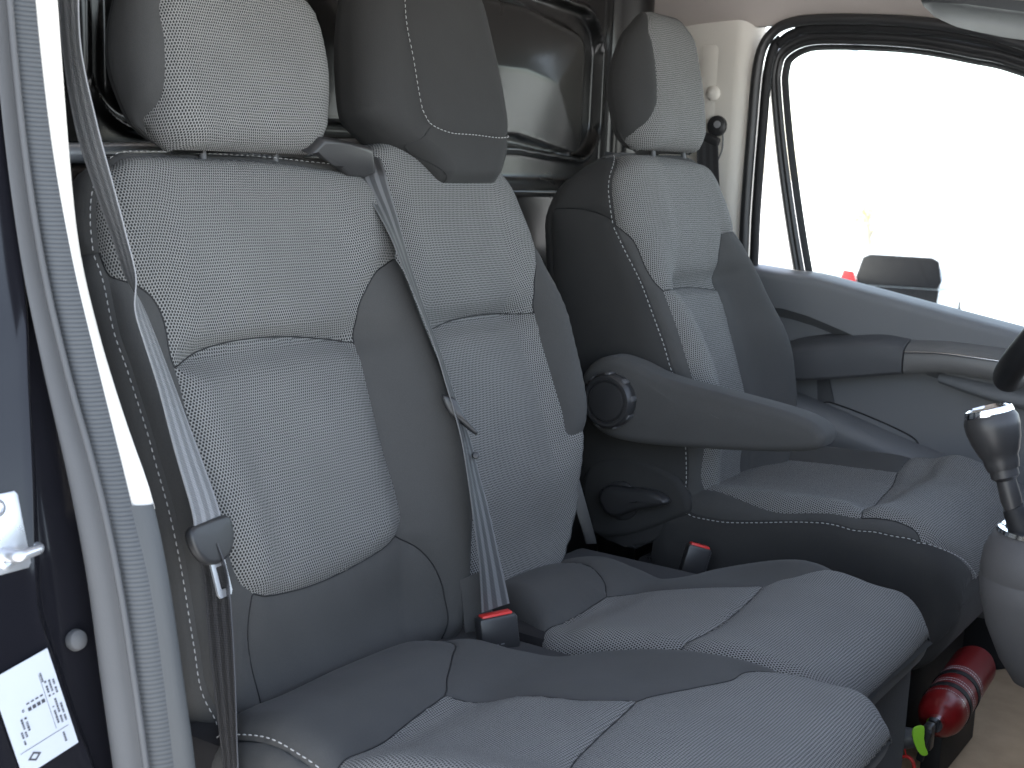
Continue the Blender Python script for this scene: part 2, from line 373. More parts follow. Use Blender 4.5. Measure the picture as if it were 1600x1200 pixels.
class Soft:
    """an upholstered body: rounded section (a from -1 to 1 round the girth, 0 = middle of the front)
    swept along its length (v from 0 to 1), both ends rounded"""
    def __init__(s,B,ang,H,WL,WR,T,R,Rt,Rb,bol=((0,0),(1,0)),bolx=(.35,.8),lum=((0,0),(1,0)),kind='back',cap=None,bolL=None,rear=.02):
        s.B=np.array(B,float);s.H=H;s.WL=WL;s.WR=WR;s.T=T;s.R=R;s.Rt=Rt;s.Rb=Rb;s.bol=bol;s.bolx=bolx;s.lum=lum;s.cap=cap;s.bolL=bolL or bol;s.rear=rear;s.kind=kind
        c,q=math.cos(math.radians(ang)),math.sin(math.radians(ang))
        if kind=='back': s.et=np.array([-q,0,c]);s.en=np.array([c,0,q])
        else: s.et=np.array([c,0,q]);s.en=np.array([-q,0,c])
        s.es=np.array([0,1.,0])
    def __call__(s,a,v):
        a=np.asarray(a,float);v=np.asarray(v,float)
        H,Rt,Rb=s.H,s.Rt,s.Rb
        ph=np.where(v>V1,(v-V1)/(1-V1),np.where(v<V0,(V0-v)/V0,0))*(math.pi/2)
        t=np.where(v>V1,H-Rt+Rt*np.sin(ph),np.where(v<V0,Rb-Rb*np.sin(ph),Rb+(v-V0)/(V1-V0)*(H-Rt-Rb)))
        T=pchip(*zip(*s.T),t/H)
        rr=np.where(v>V1,1-np.cos(ph),np.where(v<V0,1-np.cos(ph),0))*T*.5
        W=np.where(a<0,pchip(*zip(*s.WL),t/H),pchip(*zip(*s.WR),t/H))
        Th=np.maximum(T-2*rr,1e-4)
        R=np.minimum(np.minimum(s.R,W*.7),Th*.62);r2=np.minimum(s.rear,Th*.3)
        A=np.abs(a)
        th=np.clip((A-.5)/.2,0,1)*(math.pi/2);t2=np.clip((A-.9)/.05,0,1)*(math.pi/2)
        sx=np.where(A<.5,(W-R)*A/.5,np.where(A<.7,W-R+R*np.sin(th),np.where(A<.9,W,np.where(A<.95,W-r2+r2*np.cos(t2),(W-r2)*(1-A)/.05))))
        n=np.where(A<.5,0,np.where(A<.7,-R*(1-np.cos(th)),np.where(A<.9,-R-(A-.7)/.2*(Th-R-r2),np.where(A<.95,-Th+r2-r2*np.sin(t2),-Th))))
        n=n-rr
        fade=np.where(A<.5,1,np.where(A<.9,np.clip(1-(A-.5)/.4,0,1),0))
        fade=fade*fade*(3-2*fade)
        endf=np.where(v>V1,np.cos(ph)**.7,np.where(v<V0,np.cos(ph)**.7,1))
        bol=np.where(a<0,pchip(*zip(*s.bolL),t/H),pchip(*zip(*s.bol),t/H))
        g=bol*sstep(np.abs(sx)/W,*s.bolx)+pchip(*zip(*s.lum),t/H)*(1-sstep(np.abs(sx)/W,.55,.85) if s.kind=='back' else 1)
        n=n+g*fade*endf
        s_=np.sign(a)*sx
        return s.B+s_[...,None]*s.es+t[...,None]*s.et+n[...,None]*s.en
LUM=((0,0),(.12,.0),(.3,.024),(.5,.016),(.60,.004),(.645,-.010),(.69,.004),(.80,.012),(1,0))
LUM2=tuple((x*.95 if x<1 else 1,y) for x,y in LUM)
# outer passenger backrest, middle backrest, driver backrest
NB=Soft((.014,.262,.375),17,.684,WL=((0,.205),(.2,.225),(.6,.240),(.86,.235),(.95,.222),(1,.185)),WR=((0,.20),(.2,.228),(.5,.238),(.86,.238),(.95,.225),(1,.19)),
  T=((0,.13),(.4,.13),(1,.075)),R=.045,Rt=.03,Rb=.06,bol=((0,.02),(.15,.055),(.4,.084),(.6,.060),(.75,.038),(.9,.018),(1,0)),bolL=((0,.0),(.2,.014),(.4,.034),(.6,.014),(.75,.006),(.9,.006),(1,0)),bolx=(.45,.85),lum=LUM)
MB=Soft((-.010,.672,.385),17,.70,WL=((0,.13),(.285,.175),(.8,.175),(.94,.165),(1,.12)),WR=((0,.10),(.095,.15),(.19,.177),(.33,.176),(.76,.2),(.88,.192),(.95,.155),(1,.09)),
  T=((0,.12),(.4,.12),(1,.08)),R=.04,Rt=.03,Rb=.045,bol=((0,.0),(.19,.022),(.40,.080),(.57,.070),(.71,.038),(.85,.012),(1,0)),bolL=((0,0),(.28,.02),(.5,.01),(1,0)),bolx=(.5,.88),lum=LUM2)
DB=Soft((.05,1.275,.40),14,.682,WL=((0,.225),(.3,.235),(.6,.235),(.85,.22),(.94,.205),(1,.165)),WR=((0,.12),(.12,.18),(.2,.203),(.3,.215),(.6,.212),(.75,.19),(.88,.155),(.94,.135),(1,.10)),
  T=((0,.19),(.4,.20),(.85,.19),(1,.13)),R=.05,Rt=.045,Rb=.05,bol=((0,.03),(.15,.058),(.4,.078),(.6,.044),(.8,.010),(1,0)),bolx=(.4,.8),lum=LUM)
# cushions
NC=Soft((-.022,.255,.418),5,.612,WL=((0,.22),(.1,.24),(.9,.24),(1,.2)),WR=((0,.12),(.15,.14),(.26,.165),(.36,.23),(.5,.25),(.92,.25),(1,.22)),T=((0,.13),(1,.10)),R=.04,Rt=.06,Rb=.05,kind='cush',
  bol=((0,.0),(.25,.0),(.4,.0),(.6,.008),(.85,.0),(1,0)),bolL=((0,.0),(.25,.01),(.6,.02),(.85,.0),(1,0)),bolx=(.5,.9),lum=((0,.0),(.08,.012),(.18,.020),(.27,.006),(.335,-.010),(.42,-.002),(.6,.004),(.75,.008),(.9,0),(1,0)))
MC=Soft((-.07,.715,.41),5,.585,WL=((0,.14),(.15,.16),(.25,.18),(.34,.212),(.9,.215),(1,.19)),WR=((0,.11),(.15,.140),(.26,.155),(.38,.192),(.5,.205),(.9,.205),(1,.16)),T=((0,.13),(1,.12)),R=.04,Rt=.07,Rb=.05,kind='cush',
  bol=((0,-.02),(.15,-.025),(.3,-.02),(.45,.0),(.65,.020),(.85,.0),(1,0)),bolL=((0,0),(1,0)),bolx=(.5,.9),lum=((0,.0),(.08,.014),(.18,.022),(.27,.008),(.335,-.008),(.42,.0),(.6,.006),(.75,.012),(.9,0),(1,0)))
DC=Soft((-.03,1.275,.475),3,.525,WL=((0,.215),(.1,.23),(.8,.235),(.93,.22),(1,.17)),WR=((0,.2),(.1,.23),(.8,.235),(.93,.22),(1,.17)),T=((0,.22),(1,.23)),R=.045,Rt=.08,Rb=.05,kind='cush',
  bol=((0,.02),(.25,.04),(.6,.036),(.8,.022),(.93,.01),(1,0)),bolL=((0,.0),(.25,.03),(.6,.03),(.85,.0),(1,0)),bolx=(.35,.95),lum=((0,0),(.15,.0),(.5,.0),(.68,.002),(.78,.02),(.92,.01),(1,0)))
# headrests
NH=Soft((-.150,.262,1.025),10,.225,WL=((0,.115),(.2,.142),(.5,.15),(.8,.14),(1,.10)),WR=((0,.115),(.2,.145),(.5,.158),(.8,.15),(1,.11)),T=((0,.085),(.5,.108),(1,.085)),R=.05,Rt=.045,Rb=.04)
MH=Soft((-.160,.672,.995),14,.34,WL=((0,.02),(.08,.05),(.2,.125),(.3,.16),(.5,.15),(.85,.12),(1,.09)),WR=((0,.125),(.2,.167),(.5,.165),(.85,.145),(1,.11)),T=((0,.08),(.5,.09),(1,.07)),R=.045,Rt=.04,Rb=.02)
DH=Soft((-.105,1.275,1.055),10,.25,WL=((0,.11),(.2,.13),(.5,.135),(.8,.12),(1,.07)),WR=((0,.11),(.2,.13),(.5,.135),(.8,.12),(1,.07)),T=((0,.085),(.4,.09),(1,.05)),R=.05,Rt=.045,Rb=.04)
BODIES=dict(NB=NB,MB=MB,DB=DB,NC=NC,MC=MC,DC=DC,NH=NH,MH=MH,DH=DH)
# seam lines on those bodies, (girth, length)
C = {
 'n_left_up':[(-0.591,0.892),(-0.609,0.845),(-0.623,0.82),(-0.631,0.787),(-0.637,0.745)],
 'n_left_low':[(-0.637,0.745),(-0.622,0.705),(-0.619,0.636),(-0.609,0.589),(-0.603,0.514),(-0.611,0.445),(-0.616,0.367),(-0.616,0.29),(-0.619,0.213),(-0.629,0.151),(-0.61,0.1),(-0.6,0.02)],
 'n_top':[(-0.591,0.892),(-0.528,0.922),(-0.232,0.928),(0.074,0.918),(0.348,0.887),(0.449,0.876),(0.56,0.865),(0.64,0.84)],
 'n_r0':[(0.64,0.84),(0.65,0.78),(0.64,0.705)],
 'n_rb':[(0.64,0.705),(0.516,0.701),(0.467,0.694),(0.42,0.683),(0.377,0.66),(0.343,0.632),(0.337,0.604),(0.331,0.582)],
 'n_in':[(0.331,0.582),(0.247,0.59),(0.035,0.601),(-0.159,0.604),(-0.311,0.598),(-0.453,0.58)],
 'n_lbt':[(-0.453,0.58),(-0.462,0.609),(-0.466,0.648),(-0.491,0.677),(-0.538,0.694),(-0.602,0.708),(-0.623,0.718),(-0.637,0.745)],
 'n_lpl':[(-0.453,0.58),(-0.467,0.538),(-0.479,0.476),(-0.487,0.406),(-0.481,0.344),(-0.461,0.285),(-0.41,0.258)],
 'n_lpb':[(-0.41,0.258),(-0.339,0.248),(-0.176,0.241),(0.009,0.244),(0.203,0.257),(0.279,0.271)],
 'n_lpr':[(0.279,0.271),(0.302,0.296),(0.302,0.337),(0.294,0.409),(0.3,0.491),(0.316,0.553),(0.331,0.582)],
 'n_bl':[(-0.41,0.258),(-0.42,0.249),(-0.445,0.2),(-0.45,0.12),(-0.45,0.02)],
 'n_br':[(0.279,0.271),(0.341,0.247),(0.39,0.216),(0.424,0.182),(0.442,0.151),(0.465,0.11),(0.48,0.02)],
 'm_top':[(-0.66,0.97),(-0.3,0.985),(0.3,0.985),(0.62,0.96)],
 'm_r0':[(0.62,0.96),(0.63,0.85),(0.64,0.76),(0.6,0.705),(0.492,0.649)],
 'm_rb':[(0.492,0.649),(0.451,0.618),(0.433,0.584),(0.431,0.564)],
 'm_in':[(0.431,0.564),(0.285,0.573),(-0.043,0.573),(-0.293,0.564),(-0.45,0.555),(-0.66,0.54)],
 'm_l0':[(-0.66,0.97),(-0.68,0.8),(-0.66,0.54)],
 'm_lr':[(0.431,0.564),(0.416,0.514),(0.42,0.454),(0.432,0.383),(0.453,0.336),(0.57,0.335),(0.68,0.31)],
 'm_l1':[(-0.66,0.54),(-0.68,0.3),(-0.62,0.03)],
 'd_left_up':[(-0.606,0.944),(-0.665,0.841),(-0.671,0.787),(-0.67,0.743)],
 'd_left_low':[(-0.67,0.743),(-0.651,0.703),(-0.627,0.632),(-0.622,0.562),(-0.624,0.493),(-0.628,0.439),(-0.622,0.404),(-0.617,0.33),(-0.614,0.264),(-0.618,0.197),(-0.629,0.151),(-0.62,0.05)],
 'd_top':[(-0.606,0.944),(-0.423,0.945),(-0.15,0.94),(0.1,0.928),(0.45,0.91),(0.64,0.87)],
 'd_r0':[(0.64,0.87),(0.65,0.8),(0.62,0.72),(0.341,0.706)],
 'd_rb':[(0.341,0.706),(0.304,0.677),(0.278,0.656),(0.203,0.583)],
 'd_in':[(0.203,0.583),(0.06,0.591),(-0.076,0.596),(-0.211,0.597),(-0.56,0.593)],
 'd_lbt':[(-0.56,0.593),(-0.582,0.613),(-0.596,0.645),(-0.603,0.688),(-0.621,0.714),(-0.67,0.743)],
 'd_lpl':[(-0.56,0.593),(-0.565,0.528),(-0.58,0.46),(-0.58,0.406),(-0.568,0.325),(-0.558,0.258),(-0.569,0.179),(-0.45,0.08)],
 'd_lpr':[(0.204,0.583),(0.18,0.478),(0.186,0.403),(0.195,0.342),(0.19,0.284),(0.18,0.21),(0.17,0.156),(0.2,0.08)],
 'd_sh':[(-0.67,0.743),(-0.698,0.762),(-0.746,0.783),(-0.798,0.797),(-0.872,0.807),(-0.885,0.8)],
 'c_roll':[(-0.62,0.335),(-0.5,0.333),(-0.409,0.329),(-0.219,0.314),(-0.029,0.303)],
 'c_end':[(-0.029,0.303),(0.079,0.274),(0.285,0.237),(0.5,0.19),(0.62,0.05)],
 'c_bl':[(-0.029,0.303),(0.099,0.384),(0.12,0.497),(0.172,0.59)],
 'c_bf':[(0.172,0.59),(0.223,0.602),(0.313,0.643),(0.398,0.687),(0.469,0.696),(0.54,0.74),(0.66,0.745)],
 'c_seam':[(0.172,0.59),(0.036,0.602),(-0.114,0.614),(-0.303,0.637),(-0.45,0.695),(-0.62,0.7)],
 'k_roll':[(-0.68,0.3),(-0.65,0.3),(-0.461,0.328),(-0.072,0.32)],
 'k_far':[(-0.072,0.32),(0.117,0.353),(0.142,0.425),(0.227,0.514),(0.304,0.607)],
 'k_ff':[(0.304,0.607),(0.374,0.627),(0.423,0.67),(0.55,0.73),(0.68,0.76)],
 'k_seam':[(0.304,0.607),(0.06,0.629),(-0.311,0.649),(-0.58,0.633),(-0.68,0.625)],
 'k_end':[(-0.072,0.32),(0.12,0.25),(0.3,0.12),(0.42,0.03)],
 'e_st':[(-0.64,0.05),(-0.654,0.167),(-0.673,0.217),(-0.678,0.304),(-0.664,0.407),(-0.64,0.545),(-0.631,0.66),(-0.633,0.772),(-0.618,0.878)],
 'e_st2':[(-0.628,0.868),(-0.576,0.909),(-0.5,0.945),(-0.38,0.98)],
 'e_near':[(-0.5,0.1),(-0.55,0.24),(-0.621,0.442),(-0.605,0.578),(-0.582,0.718)],
 'e_seam':[(-0.582,0.718),(-0.273,0.679),(-0.036,0.652),(0.2,0.63),(0.38,0.61)],
 'e_bf':[(-0.582,0.718),(-0.581,0.773),(-0.566,0.816),(-0.572,0.851),(-0.59,0.87),(-0.618,0.878)],
 'nh_s':[(-0.45,0.995),(-0.54,0.92),(-0.59,0.775),(-0.578,0.552),(-0.594,0.336),(-0.632,0.198),(-0.709,0.116),(-0.82,0.07),(-0.885,0.03)],
 'dh_s':[(-0.45,0.995),(-0.56,0.93),(-0.475,0.703),(-0.45,0.461),(-0.557,0.212),(-0.659,0.108),(-0.82,0.08),(-0.885,0.05)],
 'mh_l':[(-0.3,0.995),(-0.42,0.93),(-0.425,0.683),(-0.368,0.519),(-0.336,0.378),(-0.326,0.308),(-0.314,0.263),(-0.107,0.238),(0.192,0.235),(0.501,0.232),(0.66,0.27)],
 'mh_s':[(-0.314,0.263),(-0.549,0.22),(-0.644,0.186),(-0.55,0.03)],
}

# ------------------------------------------------------------------ the setting: cab shell
def interp(z, zs, xs): return float(np.interp(z, zs, xs))
# outside ground: level round the van, falling away beyond it
gx = [-300, -60, -10, 0, 10, 60, 300]; gy = [-300, -40, -8, 0, 4, 18, 40, 400]; gz = [-.75, -.75, -.75, -.75, -.80, -1.52, -1.75, -1.9]
mesh('ground', [(x, y, z) for y, z in zip(gy, gz) for x in gx], [(i*7+j, i*7+j+1, (i+1)*7+j+1, (i+1)*7+j) for i in range(7) for j in range(6)], 'concrete', kind='structure', smooth=False)
box('cab_floor', (.35, .80, .07), (1.7, 1.84, .06), 'floor', kind='structure', bevel=.0)
# headliner, curving down to both door openings and at the back
SX = [-.42, -.16, -.137, -.091, -.004, .149, .271, .365, .60, .80]; SZ = [1.318, 1.318, 1.318, 1.330, 1.335, 1.328, 1.309, 1.281, 1.20, 1.10]
rows = []
for x in np.linspace(-.42, .60, 40):
    e = interp(x, SX, SZ); top = 1.43-.10*max(0, (x-.25)/.5)**2; r = []
    for y in np.linspace(-.10, 1.70, 60):
        t = min(1, max(0, (1.70-y)/.34)); t2 = min(1, max(0, (y+.10)/.30)); k = (1-(1-t)**2.2)*(1-(1-t2)**2.2)
        e2 = 1.345 if y < .8 else e; r.append((x, y, e2+(top-e2)*k))
    rows.append(r)
loft('headliner', rows, 'headliner', kind='structure')
# roof skin above it, so that no light comes through
slab('roof_skin', [(-.46, -.14), (.61, -.14), (.61, 1.78), (-.46, 1.78)], (0, 0, 1.46), (1, 0, 0), (0, 1, 0), .03, 'paint', kind='structure', bevel=.004)
rows = []
for x in np.linspace(-.46, .61, 30):
    e = interp(x, SX, SZ); rows.append([(x, 1.700, e-.002), (x, 1.735, e+.010), (x, 1.775, e+.02), (x, 1.785, 1.49)])
loft('roof_rail', rows, 'paint', kind='structure')
# bulkhead: pressed black sheet with a sunk frame, an embossed panel and two beads
def rbox(y, z, y0, y1, z0, z1, r):
    qy = np.abs(y-(y0+y1)/2)-(y1-y0)/2+r; qz = np.abs(z-(z0+z1)/2)-(z1-z0)/2+r
    return np.hypot(np.maximum(qy, 0), np.maximum(qz, 0))+np.minimum(np.maximum(qy, qz), 0)-r
yy = np.concatenate([np.linspace(-.10, .2, 12), np.linspace(.205, 1.72, 300)]); zz = np.concatenate([np.linspace(.10, .88, 12), np.linspace(.885, 1.44, 130)])
Y, Z = np.meshgrid(yy, zz)
sl_ = (Y-.85)*-.06
dO = rbox(Y, Z+.02*np.clip((Y-1.2)/.3, 0, 1), .22, 1.500, 1.048, 1.345, .085); dI = rbox(Y, Z+.03*np.clip((Y-1.2)/.2, 0, 1), .26, 1.432, 1.068, 1.315, .045)
X = np.full_like(Y, -.42)
X += .010*np.exp(-(dO/.006)**2)-.016*sstep(-dO, 0, .010)+.022*sstep(-dI, 0, .010)+.006*np.exp(-((dI+.004)/.005)**2)
X += .012*np.clip(-dI/.12, 0, 1)
for y0 in (1.513, 1.530): X += .007*np.exp(-((Y-y0)/.0035)**2)
X += .055*np.clip(1-((Y-1.60)/.055)**2, 0, 1)**.5+.035*sstep(Y, 1.66, 1.70)
X += .03*sstep(Z, 1.00, .965)+.008*np.exp(-((Z-.972)/.006)**2)
m_ = Y.shape[1]
mesh('bulkhead', np.stack([X, Y, Z], -1).reshape(-1, 3), [(i*m_+j, i*m_+j+1, (i+1)*m_+j+1, (i+1)*m_+j) for i in range(Y.shape[0]-1) for j in range(m_-1)], 'paint_satin', kind='structure')
# near side wall behind the door pillar
slab('side_wall', [(-.44, .1), (-.06, .1), (-.06, .70), (-.10, .95), (-.13, 1.15), (-.15, 1.38), (-.44, 1.38)], (0, -.075, 0), (1, 0, 0), (0, 0, 1), .02, 'blacksoft', kind='structure', bevel=.002)

# ------------------------------------------------------------------ near door pillar with seal, jamb, striker, label
PZ = [.30, .45, .538, .629, .711, .828, .922, 1.038, 1.153, 1.40]
XO = [.062, .034, .017, .001, -.020, -.055, -.080, -.099, -.112, -.130]
XG = [.100, .072, .058, .041, .020, -.022, -.049, -.073, -.089, -.110]
XI = [.118, .092, .080, .064, .039, .002, -.027, -.056, -.075, -.098]
SH = [0, 0, .003, .006, .010, .016, .020, .020, .018, .018]
XG = [x-s for x, s in zip(XG, SH)]; XI = [x-s for x, s in zip(XI, SH)]
ZZ = np.linspace(.32, 1.38, 90)
def sm(t, z): return float(pchip(PZ, t, z))
seal = thing('door_seal', 'grey rubber door seal curving down the near door opening, ribbed on its inner side', 'door seal', (.0, -.12, .32))
rows = []
for z in ZZ:
    a, b = sm(XO, z), sm(XG, z)
    rows.append([(a+(b-a)*t, -.118-.016*math.sin(math.pi*min(1, t*1.06))**.7+.004*t, z) for t in np.linspace(0, 1, 14)])
loft('seal_lip', rows, 'rubber_pale', seal)
rows = []
for z in ZZ:
    a, b = sm(XG, z), sm(XI, z)
    rows.append([(a+(b-a)*t+.001, -.112-.010*math.sin(math.pi*t)**.6+(.014*t if t > .0 else .01), z) for t in np.linspace(0, 1, 14)])
loft('seal_band', rows, 'ribbed', seal)
rows = [[(sm(XG, z)-.003, -.1235, z), (sm(XG, z)+.0005, -.119, z), (sm(XG, z)+.004, -.1235, z)] for z in ZZ]
tube('seal_bead', [(sm(XG, z)+.012, -.1235, z) for z in ZZ[::4]], .0032, 'rubber_pale', seal, seg=8, smooth_n=3)
# cream pillar trim, grey below
TZ = [.30, .451, .540, .631, .699, .771, .852, .946, 1.041, 1.157, 1.40]; TX = [.105, .088, .071, .052, .032, -.003, -.037, -.068, -.084, -.096, -.116]
def trim(name, z0, z1, mat, label, cat, bulge=0.):
    rows = []
    for z in np.linspace(z0, z1, 40):
        a = sm(XI, z)-.006; b = float(pchip(TZ, TX, z))+.012-.007*math.exp(-((z-.88)/.12)**2); r = []
        for t in np.linspace(0, 1, 8): r.append((a+(b-a)*t+.004*math.sin(math.pi*t)+bulge, -.100+.020*t-bulge, z))
        for t in np.linspace(.2, 1, 5): r.append((b-.05*t+bulge, -.080+.004*(1-t)+.010*t, z))
        rows.append(r)
    return loft(name, rows, mat, label=label, cat=cat)
trim('pillar_trim', .694, 1.38, 'cream', 'bright white upper door pillar trim strip between grey seal and outer belt', 'pillar trim')
trim('lower_pillar_trim', .32, .699, 'trim_grey', 'dark grey lower door pillar trim below the white strip', 'pillar trim', .0025)
# painted jamb: an inner face behind the seal, a rounded step, an outer face
CZ = [.30, .458, .500, .557, .613, .641, .724, .807, .881, 1.04, 1.40]; CY = [-.120, -.141, -.152, -.164, -.175, -.172, -.157, -.141, -.127, -.115, -.110]
jamb = thing('door_jamb', 'glossy black painted door jamb at the left edge, carrying striker and label', 'door jamb', (0, -.18, .32))
rows = []
for z in ZZ:
    x = sm(XO, z); yc = float(pchip(CZ, CY, z)); r = []
    for t in np.linspace(0, 1, 10): y = -.108+(yc+.006+.108)*t; r.append((x-.012-.004*t, y, z))
    for t in np.linspace(0, 1, 9): an = math.pi*t; r.append((x-.014+.011*math.sin(an*.5)+.002*math.sin(an), yc+.006-.012*t, z))
    for t in np.linspace(.05, 1, 12): r.append((x-.003-.003*t, yc-.006-.16*t, z))
    r += [(x-.012, -.350, z), (x-.03, -.358, z), (x-.08, -.362, z), (-2.2, -.365, z)]
    rows.append(r)
loft('jamb_panel', rows, 'paint', jamb)
def jx(z): return sm(XO, z)-.002
nrm = Vector((1, 0, .28)).normalized(); zt = Vector((-.28, 0, 1)).normalized(); yt = Vector((0, 1, 0))
st = thing('door_striker', 'zinc plated door striker with pin and two screws on the black jamb', 'door striker', (-.012, -.196, .65))
slab('mount_plate', [(-.024, -.034), (.012, -.034), (.015, -.030), (.015, .032), (.012, .036), (-.024, .036)], Vector((jx(.684)+.0012, -.196, .684)), yt, zt, .004, 'steel', st, bevel=.0012)
tube('striker_pin', [(-.012, -.205, .668), (.012, -.205, .670), (.016, -.197, .672), (.015, -.185, .673), (.006, -.180, .673)], [.007, .006, .0050, .0045, .0035], 'steel', st, seg=14)
for dz in (-.022, .024): lathe('screw', [(0, 0), (.008, 0), (.008, .003), (.005, .0045), (.0045, .0025), (0, .0025)], Vector((jx(.684+dz)+.004, -.205, .684+dz)), nrm, 'steel', st, seg=20)
lathe('rubber_stop', [(0, -.004), (.009, -.004), (.0105, 0), (.009, .005), (.005, .0075), (0, .008)], Vector((sm(XO, .571)-.010, -.137, .571)), nrm, 'rubber_pale', label='small grey oval rubber stop on the black jamb beside the seal', cat='door stop')
# label
lab = thing('vehicle_label', 'white printed vehicle data label stuck on the black door jamb', 'label', (.02, -.19, .47))
lo = Vector((jx(.525)+.0022, -.196, .525)); ln = Vector((.98, 0, .19)); lu = Vector((-.17, -.20, .96)).normalized(); lr = Vector((0.0, .98, .2)).normalized()
ln = lr.cross(lu).normalized()
LW, LH = .030, .048
slab('paper', [(-LW, -LH), (LW, -LH), (LW, LH), (-LW, LH)], lo, lr, lu, .0006, 'label', lab, bevel=0)
iv = []; fv = []
def ink(x0, y0, x1, y1):
    b = len(iv)
    for x, y in ((x0, y0), (x1, y0), (x1, y1), (x0, y1)): iv.append(tuple(lo+lr*x+lu*y+ln*.0010))
    fv.append((b, b+1, b+2, b+3))
def chars(x, y, h, n, vert=True, w=.0011):
    p = 0.
    for k in range(n):
        l = random.choice((.0009, .0012, .0016, .0020))
        if random.random() > .12: (ink(x, y+p, x+h, y+p+l) if vert else ink(x+p, y, x+p+l, y+h))
        p += l+.0006
chars(-.012, -.012, .0024, 12); chars(-.016, -.018, .0022, 10); chars(-.0195, -.022, .0020, 6)
for k in range(4): ink(-.006+k*.0048, .004, -.0025+k*.0048, .0075); ink(-.006+k*.0048, .0105, -.0028+k*.0048, .012)
for x_, n_ in ((.0165, 9), (.0205, 12), (.0245, 9)): chars(x_, -.022, .0021, n_); chars(x_, .006, .0021, n_-2)
ink(-.026, -.0275, .026, -.0270); ink(.0135, -.024, .0139, .03); chars(.0145, .022, .002, 5)
for k in range(4):                                         # the small diamond outline
    a0, a1 = math.pi/2*k, math.pi/2*(k+1); b = len(iv)
    for rr, a in ((.0072, a0), (.0072, a1), (.0040, a1), (.0040, a0)): iv.append(tuple(lo+lr*(-.014+rr*math.cos(a))+lu*(-.036+rr*.62*math.sin(a))+ln*.0010))
    fv.append((b, b+1, b+2, b+3))
chars(.018, -.040, .0022, 5)
mesh('print', iv, fv, 'ink', lab, smooth=False)
# second paper and striker seen mirrored in the paint come from the gloss itself

# ------------------------------------------------------------------ far side: pillar trim, belt, door
rows = []
for z in np.linspace(.62, 1.345, 40):
    r = [(-.40, 1.715, z), (-.36, 1.70, z), (-.30, 1.690, z), (-.24, 1.684, z), (-.21, 1.682, z)]
    for t in np.linspace(0, 1, 8): an = t*math.pi/2; r.append((-.205+.040*math.sin(an), 1.682+.05*(1-math.cos(an)), z))
    rows.append(r)
fp = loft('pillar_trim', rows, 'cream', label='cream far door pillar trim behind the driver headrest', cat='pillar trim')
slab('adjuster_slot', [(-.02, -.075), (.012, -.075), (.017, -.07), (.017, .068), (.010, .075), (-.02, .075)], (-.263, 1.6885, 1.205), (1, -.02, 0), (0, 0, 1), .0035, 'cream', fp, bevel=.001)
lathe('trim_cap', [(0, 0), (.016, 0), (.015, .006), (.010, .011), (0, .013)], (-.252, 1.686, 1.182), (0, -1, 0), 'cream', fp, seg=24)
tube('trim_seam', [(-.226, 1.6815, 1.12), (-.222, 1.6815, 1.07), (-.236, 1.682, 1.02), (-.236, 1.682, .90)], .0016, 'grey_plastic', fp, seg=6)
dbelt = thing('driver_seat_belt', 'dark driver belt hanging from the cream far pillar', 'seat belt', (-.22, 1.66, .62))
lathe('upper_anchor', [(0, 0), (.020, 0), (.022, .004), (.021, .010), (.014, .014), (0, .015)], (-.236, 1.684, 1.115), (0, -1, 0), 'black', dbelt, seg=28)
lathe('anchor_bolt', [(0, 0), (.008, 0), (.007, .004), (0, .0045)], (-.232, 1.671, 1.118), (0, -1, 0), 'steel', dbelt, seg=16)
box('belt_loop', (-.252, 1.668, 1.090), (.060, .014, .020), 'black', dbelt, R=Matrix.Rotation(.35, 3, 'Y'), bevel=.005)
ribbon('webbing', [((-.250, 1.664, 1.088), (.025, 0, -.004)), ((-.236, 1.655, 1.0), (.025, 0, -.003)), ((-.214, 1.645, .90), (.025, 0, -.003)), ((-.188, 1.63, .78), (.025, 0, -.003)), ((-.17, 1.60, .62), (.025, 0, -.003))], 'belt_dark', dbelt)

# door opening seal on the far side
p2 = [(-.160, .60), (-.160, .822), (-.163, .942), (-.162, 1.113), (-.158, 1.241), (-.137, 1.298), (-.091, 1.323), (-.004, 1.328), (.149, 1.320), (.271, 1.301), (.365, 1.273), (.60, 1.19), (.80, 1.08)]
fs = thing('door_seal', 'black rubber seal round the far door opening beside the cream pillar', 'door seal', (.1, 1.69, .6))
P2 = spline([(x, 1.688, z) for x, z in p2], 6)
tube('seal_bulb', P2, .0105, 'black', fs, seg=14, smooth_n=0)
tube('seal_lip', [(p[0]+.017 if p[0] < -.10 else p[0]+.006, 1.705, p[2]-(.0 if p[0] < -.14 else .014)) for p in P2], .010, 'blacksoft', fs, seg=12, smooth_n=0)

door = thing('driver_door', 'grey driver door with window, armrest rail and storage bin, standing slightly open', 'car door', (.35, 1.72, .15))
# window frame tube and glass
f2 = [(-.055, .800), (-.083, .906), (-.116, 1.05), (-.140, 1.18), (-.144, 1.232), (-.131, 1.273), (-.085, 1.301), (-.017, 1.307), (.138, 1.299), (.262, 1.278), (.357, 1.255), (.60, 1.165), (.80, 1.05)]
F2 = spline([(x, 1.725, z) for x, z in f2], 6)
def inner(P, d, y):
    out = []
    for i in range(len(P)):
        t = P[min(i+1, len(P)-1)]-P[max(i-1, 0)]; t = t/np.linalg.norm(t); out.append((P[i][0]+t[2]*d, y, P[i][2]-t[0]*d))
    return out
def strip(name, d0, d1, y0, y1, mat, rad=.004, k=8):
    A = np.array(inner(F2, d0, y0)); Bq = np.array(inner(F2, d1, y1)); rows = []
    for a, b in zip(A, Bq): rows.append([a+(b-a)*t+np.array([0, -rad*math.sin(math.pi*t), 0]) for t in np.linspace(0, 1, k)])
    return loft(name, rows, mat, door)
strip('window_frame', -.004, .012, 1.730, 1.722, 'black', .006)
strip('frame_trim', .012, .024, 1.722, 1.724, 'black', .005)
